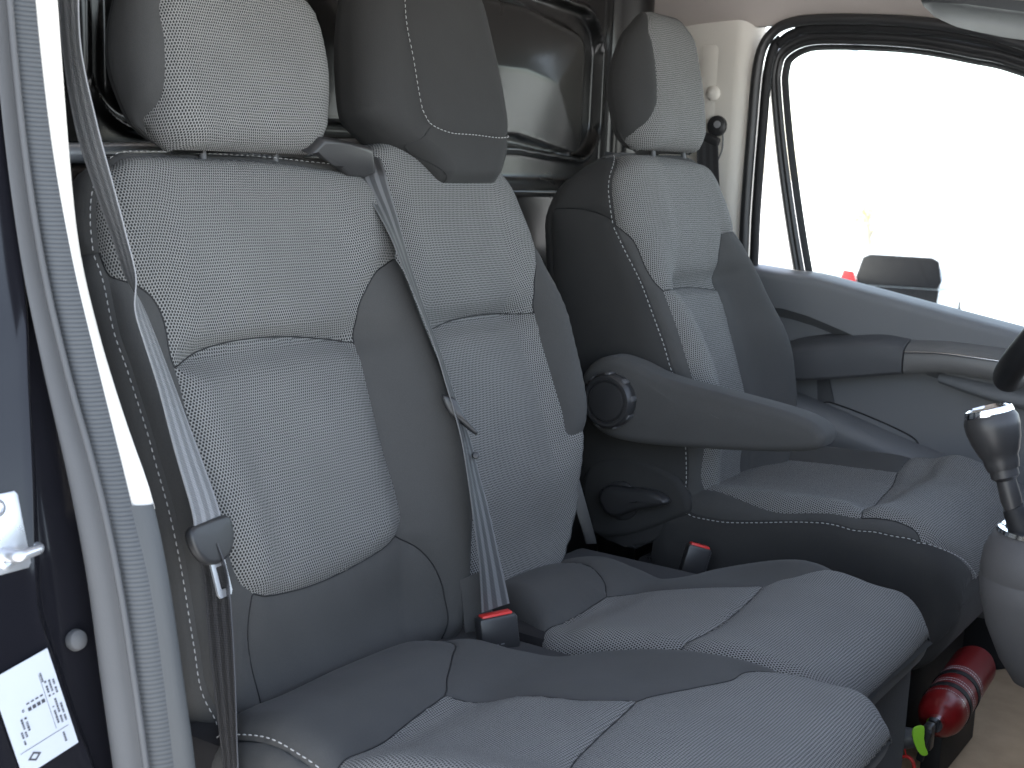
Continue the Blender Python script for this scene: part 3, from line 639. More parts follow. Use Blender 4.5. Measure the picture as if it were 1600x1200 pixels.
strip('glass_run', .024, .034, 1.726, 1.742, 'blacksoft', .003)
gp = [(x, z) for x, _, z in inner(F2, .030, 0)]
gl = [(gp[i][0], gp[i][1]) for i in range(0, len(gp), 3)]+[(.80, .66), (-.03, .80)]
slab('window_glass', gl, (0, 1.745, 0), (1, 0, 0), (0, 0, 1), .004, 'glass', door, bevel=0, sharp=30)
# trim panel: a shaped sheet, heights along the door x
xs = np.linspace(-.17, .80, 64)
def sill(x): return float(np.interp(x, [-.17, -.146, .003, .211, .409, .80], [.826, .831, .822, .786, .753, .68]))
rows = []
for x in xs:
    s = sill(x); r = [(x, 1.755, s-.004), (x, 1.735, s+.001), (x, 1.715, s), (x, 1.690, s-.002), (x, 1.669, s-.005), (x, 1.663, s-.010), (x, 1.661, s-.016)]
    h = .055+.05*np.clip((x+.05)/.4, 0, 1)
    for t in np.linspace(0, 1, 6): r.append((x, 1.661+.003*t, s-.022-h*t))
    for t in np.linspace(.1, 1, 8): r.append((x, 1.664+.030*t, s-.022-h-.022*t))
    zb = s-.044-h
    for t in np.linspace(.1, 1, 14): r.append((x, 1.694-.004*math.sin(math.pi*t), zb+(.16-zb)*t))
    rows.append(r)
loft('trim_panel', np.array(rows).transpose(1, 0, 2), 'grey_plastic', door, sharp=35)
# armrest rail with a satin front half
def rail(name, x0, x1, mat, dy, dz=0.):
    TX_, TZ_ = [-.045, -.024, .059, .174, .215, .291, .392, .438, .62], [.655, .664, .683, .700, .697, .702, .700, .696, .66]
    BX_, BZ_ = [-.045, .006, .123, .225, .306, .400, .62], [.605, .611, .632, .652, .662, .658, .62]
    rows = []
    for x in np.linspace(x0, x1, 30):
        zt_, zb_ = float(pchip(TX_, TZ_, x))+dz, float(pchip(BX_, BZ_, x))-dz
        r = [(x, 1.70, zt_+.026), (x, 1.660, zt_+.018), (x, 1.640, zt_+.012), (x, 1.624-dy, zt_+.005), (x, 1.620-dy, zt_+.001)]
        r += [(x, 1.6185-dy, zt_-.004), (x, 1.616-dy, (zt_+zb_)/2), (x, 1.619-dy, zb_+.005), (x, 1.625-dy, zb_), (x, 1.66, zb_+.002), (x, 1.70, zb_+.008)]
        rows.append(r)
    c0 = rows[0]; c1 = rows[-1]
    return loft(name, [[tuple(np.mean(c0, 0))]*11]+rows+[[tuple(np.mean(c1, 0))]*11], mat, door, sharp=40)
rail('armrest_rail', -.045, .214, 'grey_dark', 0.)
rail('pull_handle', .217, .62, 'satin', -.001, -.001)
tube('chrome_line', [(x, 1.6165, float(pchip([.217, .291, .392, .438, .62], [.694, .700, .698, .694, .658], x))) for x in np.linspace(.218, .60, 14)], .0022, 'chrome', door, seg=8, smooth_n=2)
slab('rail_bracket', [(0, 0), (.030, 0), (.036, .06), (.055, .085), (.05, .10), (0, .10)], (.018, 1.690, .615), (1, 0, 0), (.1, 0, -1), .016, 'grey_dark', door, bevel=.005)
# hand well under the handle
hw = []
for t in np.linspace(0, 1, 14):
    x = .275+.33*t; d_ = math.sin(math.pi*min(1, t*1.6+.05)/2); hw.append([(x, 1.688, .668), (x, 1.668-.010*d_, .660-.02*d_), (x, 1.655-.016*d_, .648-.03*d_), (x, 1.662, .640-.034*d_), (x, 1.690, .636-.036*d_)])
loft('hand_well', hw, 'grey_plastic', door)
# storage bin: swells out of the lower door, its lip falling towards the front
rows = []
for x in np.linspace(-.10, .78, 40):
    zt_ = float(np.interp(x, [-.10, .071, .218, .344, .464, .78], [.585, .541, .499, .469, .440, .36])); k = float(sstep(x, -.12, .02))
    r = [(x, 1.694, zt_+.012), (x, 1.675, zt_+.014), (x, 1.690-.065*k, zt_+.010), (x, 1.690-.080*k, zt_+.002), (x, 1.690-.085*k, zt_-.012), (x, 1.690-.080*k, zt_-.035), (x, 1.690-.070*k, zt_-.07), (x, 1.690-.075*k, .25), (x, 1.690-.03*k, .16)]
    rows.append(r)
loft('storage_bin', rows, 'grey_plastic', door)
pk = spline([(.026, 1.6885, .530), (.030, 1.6885, .552), (.045, 1.6885, .563), (.065, 1.6885, .562), (.129, 1.6885, .548), (.196, 1.6885, .529), (.235, 1.6885, .512), (.246, 1.6885, .487)], 6)
tube('pocket_groove', pk, .0018, 'blacksoft', door, seg=6, smooth_n=0)
slab('pocket_pad', [(p[0], p[2]) for p in pk[::2]]+[(.246, .44), (.15, .44), (.03, .50)], (0, 1.6945, 0), (1, 0, 0), (0, 0, 1), .007, 'grey_plastic', door, bevel=.003)

# lower side of the cab on the far side: sill and wheel-arch cover in the dark footwell
rows = []
for x in np.linspace(-.42, .95, 24): rows.append([(x, 1.705, .30), (x, 1.69, .29), (x, 1.66, .27), (x, 1.645, .24), (x, 1.64, .16), (x, 1.63, .098)])
loft('door_sill', rows, 'blacksoft', kind='structure')

# unseen dashboard and firewall, added ahead of the seats to shade the footwell
dp = [(1.02, .10), (.98, .30), (.92, .42), (.88, .58), (.90, .74), (.96, .80), (1.10, .83), (1.45, .85), (1.45, .10)]
rows = [[(x, y, z) for x, z in dp] for y in np.linspace(-.06, 1.72, 4)]
loft('dashboard', rows, 'blacksoft', kind='structure')

# ------------------------------------------------------------------ upholstery
def surf_normal(B, a, v, h=1e-3):
    a1, a0 = np.clip(a+h, -1, 1), np.clip(a-h, -1, 1); v1, v0 = np.clip(v+h, 0.0005, .9995), np.clip(v-h, 0.0005, .9995)
    n = np.cross(B(a1, v)-B(a0, v), B(a, v1)-B(a, v0))
    if B.flip: n = -n
    l = np.linalg.norm(n, axis=-1, keepdims=True); return n/np.maximum(l, 1e-12)
def poly_of(keys):
    """closed outline in (a, v) from named curves ('-name' reversed) and loose points"""
    out = []
    for k in keys:
        if isinstance(k, str):
            pts = spline(C[k.lstrip('-')], 7)
            if k[0] == '-': pts = pts[::-1]
            out.extend(pts.tolist())
        else: out.append([float(k[0]), float(k[1])])
    P = [out[0]]
    for p in out[1:]:
        if abs(p[0]-P[-1][0])+abs(p[1]-P[-1][1]) > 1e-4: P.append(p)
    if abs(P[0][0]-P[-1][0])+abs(P[0][1]-P[-1][1]) < 1e-4: P.pop()
    # long straight stretches get more points
    Q = []
    for i, p in enumerate(P):
        q = P[(i+1) % len(P)]; n = max(1, int(max(abs(q[0]-p[0])/.04, abs(q[1]-p[1])/.03)))
        for j in range(n): Q.append([p[0]+(q[0]-p[0])*j/n, p[1]+(q[1]-p[1])*j/n])
    return np.array(Q)
def inside(P, x, y):
    r = np.zeros(len(x), bool); n = len(P)
    for i in range(n):
        x0, y0 = P[i]; x1, y1 = P[(i+1) % n]
        c = ((y0 > y) != (y1 > y)); r ^= c & (x < (x1-x0)*(y-y0)/((y1-y0) if abs(y1-y0) > 1e-12 else 1e-12)+x0)
    return r
def panel(name, B, keys, mat, parent, puff=.0055, rho=.012, step=.009, lift=0., wr=1., label=None):
    """one sewn cover piece: fills its outline on the body, domed, sinking into the seam at its edge"""
    P = poly_of(keys)
    La = B.girth; Lv = B.H/(V1-V0)*.9
    S = np.array([La, Lv]); Ps = P*S
    x = np.arange(Ps[:, 0].min()+step/2, Ps[:, 0].max(), step); y = np.arange(Ps[:, 1].min()+step/2, Ps[:, 1].max(), step)
    X, Y = np.meshgrid(x, y); X[1::2] += step/2; X = X.ravel(); Y = Y.ravel()
    m = inside(Ps, X, Y); X = X[m]; Y = Y[m]
    dm = np.sqrt(((X[:, None]-Ps[None, :, 0])**2+(Y[:, None]-Ps[None, :, 1])**2).min(1)); k = dm > step*.45; X = X[k]; Y = Y[k]
    vin = [Vector(p) for p in Ps]+[Vector((a, b)) for a, b in zip(X, Y)]; n = len(Ps)
    vo, eo, fo, *_ = delaunay_2d_cdt(vin, [], [list(range(n))], 1, 1e-6)
    Q = np.array([v[:] for v in vo])/S
    a, v = np.clip(Q[:, 0], -1, 1), np.clip(Q[:, 1], .0005, .9995)
    p3 = B(a, v); nn = surf_normal(B, a, v)
    b3 = B(np.clip(P[:, 0], -1, 1), np.clip(P[:, 1], .0005, .9995))
    d = np.sqrt(((p3[:, None]-b3[None])**2).sum(-1).min(1))
    # a little looseness in the cloth: shallow, long undulations
    w = wr*.0010*(np.sin(p3[:, 1]*31+p3[:, 2]*17+p3[:, 0]*11)+np.sin(p3[:, 2]*43-p3[:, 1]*13+1.3)*.7)
    off = -.005+puff*(1-np.exp(-d/rho))+w*np.clip(d/.03, 0, 1)+lift
    p3 = p3+nn*off[:, None]
    # UV in metres along the cloth
    k = 14; tt = np.linspace(0, 1, k)[None]; arc = np.linalg.norm(np.diff(B(a[:, None]*tt, np.repeat(v[:, None], k, 1)), axis=1), axis=2).sum(1)*np.sign(a)
    vs_ = .5+(v[:, None]-.5)*tt; along = np.linalg.norm(np.diff(B(np.repeat(np.clip(a, -.62, .62)[:, None], k, 1), vs_), axis=1), axis=2).sum(1)*np.sign(v-.5)
    U = np.stack([arc, along], -1)
    F = []
    for f in fo:
        t = np.cross(p3[f[1]]-p3[f[0]], p3[f[2]]-p3[f[0]])
        F.append(f if t @ nn[f[0]] > 0 else f[::-1])
    return mesh(name, p3, F, mat, parent, uvs=U, label=label)
def core(name, B, mat, parent, inset=.0065, na=72, nv=56, label=None):
    """the padded body under the sewn covers"""
    a = np.linspace(-1, 1, na+1)[:-1]; v = np.linspace(.002, .998, nv); A, Vv = np.meshgrid(a, v)
    p = B(A, Vv)-surf_normal(B, A, Vv)*inset; V = p.reshape(-1, 3).tolist(); F = []
    for i in range(nv-1):
        for j in range(na):
            f = (i*na+j, i*na+(j+1) % na, (i+1)*na+(j+1) % na, (i+1)*na+j); F.append(f[::-1] if B.flip else f)
    F += [tuple(range(na))[::-1], tuple(range((nv-1)*na, nv*na))]
    return mesh(name, V, F, mat, parent, sharp=70, label=label)
def stitching(B, key, parent, side=.004, pitch=.0085, lng=.0052, rad=.00055, lift=.0022, v_rng=None):
    """a row of short thread stitches beside a seam"""
    P = spline(C[key], 40); P = P[P[:, 1] > .10] if B.kind == 'back' else P; p = B(P[:, 0], P[:, 1]); n = surf_normal(B, P[:, 0], P[:, 1])
    L = np.concatenate([[0], np.cumsum(np.linalg.norm(np.diff(p, axis=0), axis=1))]); V = []; F = []
    s = .002
    while s+lng < L[-1]:
        q = [np.array([np.interp(x, L, p[:, k]) for k in range(3)]) for x in (s, s+lng)]
        nr = np.array([np.interp(s, L, n[:, k]) for k in range(3)]); nr /= np.linalg.norm(nr)
        d = (q[1]-q[0])/lng; t = np.cross(nr, d); b = len(V)
        for i, z in enumerate((0, .25, .75, 1)):
            c = q[0]+(q[1]-q[0])*z+t*side+nr*(lift-.001*(abs(z-.5)*2)**2); r = rad*(.55 if z in (0, 1) else 1)
            for k in range(6):
                an = k*math.pi/3; V.append(c+(t*math.cos(an)*1.25+nr*math.sin(an)*.8)*r)
        for i in range(3):
            for k in range(6): F.append((b+i*6+k, b+i*6+(k+1) % 6, b+(i+1)*6+(k+1) % 6, b+(i+1)*6+k))
        F += [tuple(range(b, b+6))[::-1], tuple(range(b+18, b+24))]
        s += pitch*(1+.06*random.uniform(-1, 1))
    return mesh('stitching', V, F, 'stitch', parent, kind='stuff')
def seam_shade(B, keys, parent, sink=.0046, rad=.0009):
    for key in keys:
        P = spline(C[key], 10); p = B(P[:, 0], P[:, 1])-surf_normal(B, P[:, 0], P[:, 1])*sink
        tube('seam', p, rad, 'blacksoft', parent, seg=6, smooth_n=0)  # thin dark tube standing in for the shade down in the seam
for B_ in BODIES.values():
    B_.flip = B_.en[2] > .8
    B_.girth = float(max(pchip(*zip(*B_.WL), .5), .1))*1.75

# ------------------------------------------------------------------ the twin passenger bench
bench = thing('passenger_bench', 'twin passenger bench seat in two greys with outer and middle places, nearest the open door', 'bench seat', (.2, .48, .10))
nb = core('backrest', NB, 'dark_cloth', bench, label='outer backrest beside the door pillar, with separate headrest')
panel('upper_panel', NB, ['n_top', 'n_r0', 'n_rb', 'n_in', 'n_lbt', '-n_left_up'], 'mesh', nb, puff=.011, rho=.018)
panel('lower_panel', NB, ['n_in', 'n_lpl', 'n_lpb', 'n_lpr'], 'mesh', nb, puff=.014, rho=.018)
panel('bolster', NB, ['n_lbt', 'n_left_low', (-.45, .02), '-n_bl', '-n_lpl'], 'plain', nb)
panel('bolster', NB, ['n_br', (.76, .02), (.78, .3), (.78, .6), (.76, .705), 'n_rb', '-n_lpr'], 'plain', nb)
panel('lower_back_panel', NB, ['n_lpb', 'n_br', (.2, .015), (-.2, .015), '-n_bl'], 'plain', nb)
panel('side_panel', NB, ['n_left_up', (-.75, .75), (-.885, .75), (-.885, .9), (-.75, .93), (-.64, .915)], 'plain', nb)
panel('side_panel', NB, ['n_left_low', (-.75, .01), (-.885, .02), (-.885, .3), (-.885, .75), (-.75, .75)], 'plain', nb)
panel('top_panel', NB, ['n_top', (.76, .84), (.8, .9), (.5, .995), (-.5, .995), (-.64, .915)], 'plain', nb)
for k_, s_ in (('n_left_up', -.004), ('n_left_low', -.004), ('n_top', .004)): stitching(NB, k_, nb, side=s_)
mb = core('backrest', MB, 'dark_cloth', bench, label='narrower middle backrest with built-in head hood')
panel('upper_panel', MB, ['m_top', 'm_r0', 'm_rb', 'm_in', '-m_l0'], 'mesh', mb, puff=.011, rho=.018)
panel('lower_panel', MB, ['-m_in', 'm_lr', (.62, .2), (.5, .07), (.3, .02), (-.3, .02), '-m_l1'], 'mesh', mb, puff=.010, rho=.02)
panel('bolster', MB, ['m_lr', (.82, .31), (.82, .5), (.80, .70), (.7, .72), (.60, .705), (.5, .681), 'm_rb'], 'plain', mb)
panel('side_panel', MB, [(.63, .96), (.64, .85), (.645, .76), (.70, .72), (.80, .70), (.885, .70), (.885, .95)], 'plain', mb)
mh = core('head_hood', MH, 'dark_cloth', bench, inset=.0)
panel('pad', MH, ['mh_l', (.67, .5), (.67, .8), (.5, .95), (.2, .995)], 'dark_cloth', mh, puff=.013, rho=.012)
stitching(MH, 'mh_l', mh, side=.004, lift=.004)
nc = core('seat_cushion', NC, 'dark_cloth', bench, label='outer seat cushion, nearest the camera')
panel('rear_roll', NC, ['c_roll', 'c_end', (.2, .02), (-.3, .02), (-.6, .05), (-.61, .2)], 'plain', nc, puff=.012, rho=.03)
panel('centre_panel', NC, ['c_roll', 'c_bl', 'c_seam', (-.63, .6), (-.63, .5)], 'mesh', nc, puff=.008, rho=.015)
panel('inner_bolster', NC, ['c_bl', 'c_bf', (.74, .7), (.76, .3), (.7, .08), (.45, .05), '-c_end'], 'plain', nc)
panel('front_panel', NC, ['-c_seam', 'c_bf', (.74, .78), (.76, .9), (.7, .985), (.3, .995), (-.3, .995), (-.63, .98), (-.64, .85)], 'mesh', nc, puff=.0065, rho=.014)
panel('side_panel', NC, [(-.62, .03), (-.61, .2), (-.62, .335), (-.63, .5), (-.63, .7), (-.64, .85), (-.63, .98), (-.885, .97), (-.885, .04)], 'plain', nc)
C['c_side'] = [(-.61, .06), (-.61, .2), (-.62, .335), (-.63, .5), (-.63, .7), (-.64, .85), (-.63, .97)]
stitching(NC, 'c_side', nc, side=.005)
mc = core('seat_cushion', MC, 'dark_cloth', bench, label='middle seat cushion')
panel('rear_roll', MC, ['k_roll', 'k_end', (0, .02), (-.4, .02), (-.67, .06)], 'plain', mc, puff=.012, rho=.03)
panel('centre_panel', MC, ['k_roll', 'k_far', 'k_seam', (-.69, .5), (-.69, .4)], 'mesh', mc, puff=.008, rho=.015)
panel('outer_bolster', MC, ['k_far', 'k_ff', (.78, .74), (.8, .4), (.72, .06), '-k_end'], 'plain', mc)
panel('front_panel', MC, ['-k_seam', 'k_ff', (.78, .8), (.8, .92), (.7, .985), (.2, .995), (-.3, .995), (-.7, .985), (-.72, .8)], 'mesh', mc, puff=.0065, rho=.014)
nh = core('headrest', NH, 'dark_cloth', bench, inset=.0065)
panel('front_panel', NH, ['nh_s', (-.5, .012), (.5, .012), (.885, .03), (.78, .09), (.66, .2), (.64, .5), (.62, .8), (.5, .95), (.4, .995)], 'mesh', nh, puff=.008, rho=.015)
panel('side_panel', NH, ['nh_s', (-.885, .3), (-.885, .7), (-.885, .95), (-.6, .995)], 'plain', nh)
for y_ in (.205, .325): tube('headrest_post', [(-.195, y_, 1.0), (-.20, y_, 1.06)], .0045, 'grey_dark', bench, smooth_n=2)
slab('belt_guide', [(0, 0), (.05, -.006), (.10, -.012), (.118, -.045), (.10, -.052), (.066, -.050), (.045, -.040), (.03, -.028), (-.02, -.020)], (-.168, .362, 1.050), (0, 1, .02), (.30, 0, .95), .022, 'black', bench, bevel=.006, seg=3)
box('seat_valance', (.250, .258, .265), (.61, .47, .30), 'valance', bench, bevel=.018)
box('seat_valance', (.205, .715, .262), (.56, .40, .30), 'valance', bench, bevel=.018)
# dark hinge cover between the two backrests and the flap at the foot of the middle one
slab('hinge_cover', [(0, 0), (.018, 0), (.012, .07), (.004, .16), (-.006, .16), (-.006, .06)], (-.035, .868, .43), (.8, .55, .1), (-.28, 0, 1), .006, 'black', bench, bevel=.002)
tube('backrest_rail', [(-.30, .03, 1.012), (-.30, .40, 1.028), (-.30, .75, 1.045)], .012, 'steel', bench, smooth_n=4)

# ------------------------------------------------------------------ the driver's seat
drv = thing('car_seat', 'single driver seat with fold-down armrest, beside the far door', 'car seat', (.2, 1.275, .10))
db = core('backrest', DB, 'dark_cloth', drv)
panel('upper_panel', DB, ['d_top', 'd_r0', 'd_rb', 'd_in', 'd_lbt', '-d_left_up'], 'mesh', db, puff=.011, rho=.018)
panel('lower_panel', DB, ['d_in', 'd_lpl', '-d_lpr'], 'mesh', db, puff=.010, rho=.02)
panel('bolster', DB, ['d_lbt', 'd_left_low', (-.45, .08), '-d_lpl'], 'plain', db)
panel('bolster', DB, ['d_lpr', (.6, .05), (.82, .08), (.84, .4), (.82, .70), (.62, .72), (.387, .707), 'd_rb'], 'plain', db)
panel('side_panel', DB, ['d_left_up', 'd_sh', (-.885, .93), (-.8, .96)], 'dark_cloth', db)  # driver sides: plain cloth with its shade put into the colour
panel('side_panel', DB, ['d_left_low', (-.885, .03), (-.885, .4), '-d_sh'], 'dark_cloth', db)
panel('top_panel', DB, ['d_top', (.78, .87), (.8, .93), (.5, .995), (-.5, .995), (-.8, .962)], 'plain', db)
for k_, s_ in (('d_left_up', -.004), ('d_left_low', -.004)): stitching(DB, k_, db, side=s_)
dc = core('seat_cushion', DC, 'dark_cloth', drv)
panel('centre_panel', DC, ['e_near', 'e_seam', (.38, .4), (.38, .1)], 'mesh', dc, puff=.009, rho=.02)
panel('front_panel', DC, ['e_bf', 'e_st2', (.3, .99), (.62, .97), (.66, .8), (.62, .63), (.38, .61), '-e_seam'], 'mesh', dc, puff=.009, rho=.018)
panel('bolster', DC, ['e_st', '-e_bf', '-e_near', (-.5, .05)], 'plain', dc)
panel('bolster', DC, [(.38, .1), (.38, .4), (.38, .61), (.62, .63), (.66, .8), (.78, .8), (.8, .4), (.75, .05), (.4, .03)], 'plain', dc)
panel('side_panel', DC, ['e_st', 'e_st2', (-.7, .985), (-.885, .97), (-.885, .5), (-.885, .03)], 'dark_cloth', dc)
stitching(DC, 'e_st', dc, side=-.004); stitching(DC, 'e_st2', dc, side=-.004)
dh = core('headrest', DH, 'dark_cloth', drv, inset=.0065)
panel('front_panel', DH, ['dh_s', (-.5, .012), (.5, .012), (.885, .05), (.78, .1), (.66, .2), (.62, .5), (.6, .8), (.5, .95), (.4, .995)], 'mesh', dh, puff=.008, rho=.015)
panel('side_panel', DH, ['dh_s', (-.885, .3), (-.885, .7), (-.885, .95), (-.6, .995)], 'dark_cloth', dh)
for y_ in (1.215, 1.335): tube('headrest_post', [(-.135, y_, 1.03), (-.145, y_, 1.09)], .0045, 'grey_dark', drv, smooth_n=2)
box('seat_base', (.20, 1.275, .20), (.44, .40, .20), 'blacksoft', drv, bevel=.02)
box('seat_skirt', (.18, 1.275, .30), (.47, .45, .13), 'valance', drv, bevel=.03)
# armrest: outline in side view, rounded over its thickness
ao = spline([(-.121, .640), (-.115, .688), (-.078, .716), (-.03, .712), (.033, .694), (.146, .681), (.253, .667), (.298, .650), (.304, .632), (.285, .615), (.206, .601), (.097, .589), (-.018, .581), (-.085, .592)], 6, True)
ar = puffy('armrest', ao, (0, 1.036, 0), (1, 0, 0), (0, 0, 1), .068, .015, 'plain', drv, dome=.004)
DO = Vector((-.056, .966, .648)); DA = Vector((0, -1, 0))
dl = lathe('adjuster_dial', [(.0, -.002), (.044, -.002), (.0455, .004), (.0455, .016), (.041, .022), (.036, .022), (.035, .018), (.033, .018), (.031, .0215), (0, .0225)], DO, DA, 'black', drv, seg=48)
for k in range(9):
    a = 2*math.pi*k/9+.2
    box('grip_ridge', DO+Vector((math.cos(a)*.0446, -.009, math.sin(a)*.0446)), (.0045, .018, .009), 'grey_dark', dl, R=Matrix.Rotation(-a, 3, 'Y'), bevel=.0015)
lv = spline([(-.098, .470), (-.085, .488), (-.05, .492), (0, .495), (.026, .488), (.030, .478), (.012, .470), (-.03, .455), (-.062, .440), (-.085, .445)], 5, True)
puffy('recline_lever', lv, (0, 1.034, 0), (1, 0, 0), (0, 0, 1), .026, .010, 'black', drv, dome=.002)
lathe('lever_socket', [(0, 0), (.034, 0), (.034, .006), (.030, .009), (0, .009)], (-.066, 1.040, .463), (0, -1, 0), 'black', drv, seg=32)
sk = spline([(-.13, .395), (-.06, .40), (.03, .445), (.06, .47), (.03, .52), (-.05, .54), (-.13, .52), (-.15, .45)], 6, True)
puffy('recliner_cover', sk, (0, 1.062, 0), (1, 0, 0), (0, 0, 1), .024, .012, 'dark_cloth', drv, dome=.002)
seam_shade(NB, ('n_in', 'n_bl', 'n_br', 'n_lbt', 'n_rb', 'n_lpb'), nb); seam_shade(MB, ('m_in', 'm_rb'), mb); seam_shade(DB, ('d_in', 'd_sh', 'd_rb', 'd_lbt'), db)
seam_shade(NC, ('c_seam', 'c_bl', 'c_end', 'c_roll', 'c_bf'), nc); seam_shade(MC, ('k_seam', 'k_roll', 'k_far', 'k_end'), mc); seam_shade(DC, ('e_seam', 'e_bf'), dc)
seam_shade(MH, ('mh_s',), mh, sink=-.0002, rad=.0006)

# ------------------------------------------------------------------ seat belts
NEAR=[((-0.1271, -0.0355, 1.1877), (0.0224, -0.0049, 0.0014)), ((-0.1223, -0.0349, 1.1152), (0.0219, -0.0066, 0.0024)), ((-0.1092, -0.0291, 1.042), (0.022, -0.0052, 0.004)), ((-0.094, -0.0195, 0.9803), (0.0216, -0.0069, 0.0037)), ((-0.0851, -0.0104, 0.9364), (0.0212, -0.0086, 0.002)), ((-0.0791, -0.0021, 0.8981), (0.0205, -0.0103, 0.002)), ((-0.072, 0.0021, 0.866), (-0.0152, 0.0173, -0.0001)), ((-0.0647, 0.01, 0.8335), (-0.0135, 0.0186, 0.0002)), ((-0.051, 0.0183, 0.788), (-0.0119, 0.0197, -0.0005)), ((-0.0315, 0.0275, 0.7225), (-0.0085, 0.0214, 0.0001)), ((-0.0118, 0.0346, 0.6636), (-0.0061, 0.0222, 0.0003)), ((-0.0057, 0.0356, 0.6372), (-0.0035, 0.0227, 0.0001))]
LOW=[((-0.0149, 0.0407, 0.6205), (0.0208, -0.0042, 0.0059)), ((-0.0048, 0.0442, 0.587), (0.0209, -0.003, 0.0062)), ((0.0094, 0.0371, 0.5363), (0.0207, -0.0029, 0.0067)), ((0.029, 0.0254, 0.4749), (0.0198, -0.0045, 0.0085)), ((0.058, 0.0062, 0.4062), (0.0183, -0.0082, 0.009)), ((0.0784, -0.0045, 0.3474), (0.0181, -0.0096, 0.008))]
MID=[((-0.2115, 0.5146, 1.0283), (0.0129, 0.018, -0.0063)), ((-0.1781, 0.4842, 1.0099), (0.0119, 0.0193, -0.0037)), ((-0.1586, 0.4742, 0.987), (0.0055, 0.0223, -0.0014)), ((-0.1359, 0.4704, 0.9546), (-0.0001, 0.0227, -0.0039)), ((-0.109, 0.4626, 0.9187), (-0.0045, 0.0215, -0.0069)), ((-0.0873, 0.4576, 0.883), (-0.0072, 0.0209, -0.0064)), ((-0.0597, 0.454, 0.8357), (-0.0099, 0.0199, -0.0058)), ((-0.0312, 0.4554, 0.7803), (-0.0102, 0.0197, -0.0061)), ((-0.006, 0.4504, 0.7339), (-0.0086, 0.0198, -0.0078)), ((0.0127, 0.4445, 0.704), (-0.0074, 0.02, -0.0087)), ((0.0306, 0.4381, 0.6744), (-0.0077, 0.021, -0.0053)), ((0.0425, 0.4379, 0.6349), (-0.0075, 0.0217, -0.0011)), ((0.054, 0.4416, 0.586), (-0.0043, 0.0226, 0.0003)), ((0.069, 0.4443, 0.521), (-0.0003, 0.023, 0.0007)), ((0.08, 0.4459, 0.4634), (0.006, 0.0221, 0.0018))]
ob = thing('outer_seat_belt', 'grey belt with chrome tongue hanging over the outer passenger seat', 'seat belt', (0, .02, .34))
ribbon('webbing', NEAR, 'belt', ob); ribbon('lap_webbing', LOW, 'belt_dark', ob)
# tongue: plastic grip across the belt, chrome blade below
def tongue(parent, c, wx, dn, s=1.):
    wx = Vector(wx).normalized(); dn = Vector(dn).normalized(); nn = wx.cross(dn).normalized(); dn = nn.cross(wx).normalized()
    o = Vector(c)-nn*.006
    g = spline([(-.034, -.012), (-.031, .006), (-.019, .020), (0, .025), (.019, .020), (.031, .006), (.034, -.012), (.028, -.020), (.014, -.0215), (-.014, -.0215), (-.028, -.020)], 5, True)*s
    gp = puffy('tongue_grip', g, o, wx, dn, .012, .005, 'black', parent, dome=.001)
    box('slot', Vector(c)+dn*.004*s+nn*.0058, (.036*s, .0016, .0012), 'blacksoft', gp, R=Matrix((wx, dn, nn)).transposed(), bevel=.0)
    bm = bmesh.new(); k = .0115*s; L0, L1 = .018*s, .060*s; h0, h1 = .028*s, .052*s; ki = .005*s
    out = [(-k*.8, L0), (k*.8, L0), (k, L0+.006), (k, L1-.004), (k*.75, L1), (-k*.75, L1), (-k, L1-.004), (-k, L0+.006)]; inn = [(-ki, h0), (ki, h0), (ki, h0+.004), (ki, h1-.002), (ki*.8, h1), (-ki*.8, h1), (-ki, h1-.002), (-ki, h0+.004)]
    q = Vector(c)-nn*.0012
    A = [bm.verts.new(q+wx*x+dn*y) for x, y in out]; B = [bm.verts.new(q+wx*x+dn*y) for x, y in inn]
    A2 = [bm.verts.new(v.co+nn*.0024) for v in A]; B2 = [bm.verts.new(v.co+nn*.0024) for v in B]
    for i in range(8):
        j = (i+1) % 8
        bm.faces.new((A[i], A[j], B[j], B[i])); bm.faces.new((A2[j], A2[i], B2[i], B2[j])); bm.faces.new((A[j], A[i], A2[i], A2[j])); bm.faces.new((B[i], B[j], B2[j], B2[i]))
    bm_mesh('tongue_blade', bm, 'steel', parent, sharp=30)
cN = Vector(NEAR[-1][0]); wN = Vector(NEAR[-1][1]); dN = (Vector(NEAR[-1][0])-Vector(NEAR[-3][0])).normalized()
tongue(ob, cN+dN*.010, wN, dN, 1.)
mbt = thing('middle_seat_belt', 'grey belt running between the two backrests into the red buckle', 'seat belt', (.05, .46, .44))
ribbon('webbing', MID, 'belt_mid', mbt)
cM = Vector(MID[9][0])
gq = spline([(-.012, -.03), (.010, -.028), (.014, -.005), (.022, .012), (.030, .022), (.024, .030), (.006, .014), (-.010, -.002)], 5, True)
puffy('tongue_grip', gq*.8, cM+Vector((.004, -.012, .004)), (.62, .72, -.15), (.35, .1, -.93), .011, .005, 'black', mbt)
lathe('stop_button', [(0, 0), (.005, 0), (.004, .003), (0, .004)], Vector((.036, .452, .655)), (.6, -.7, .3), 'black', mbt, seg=14)
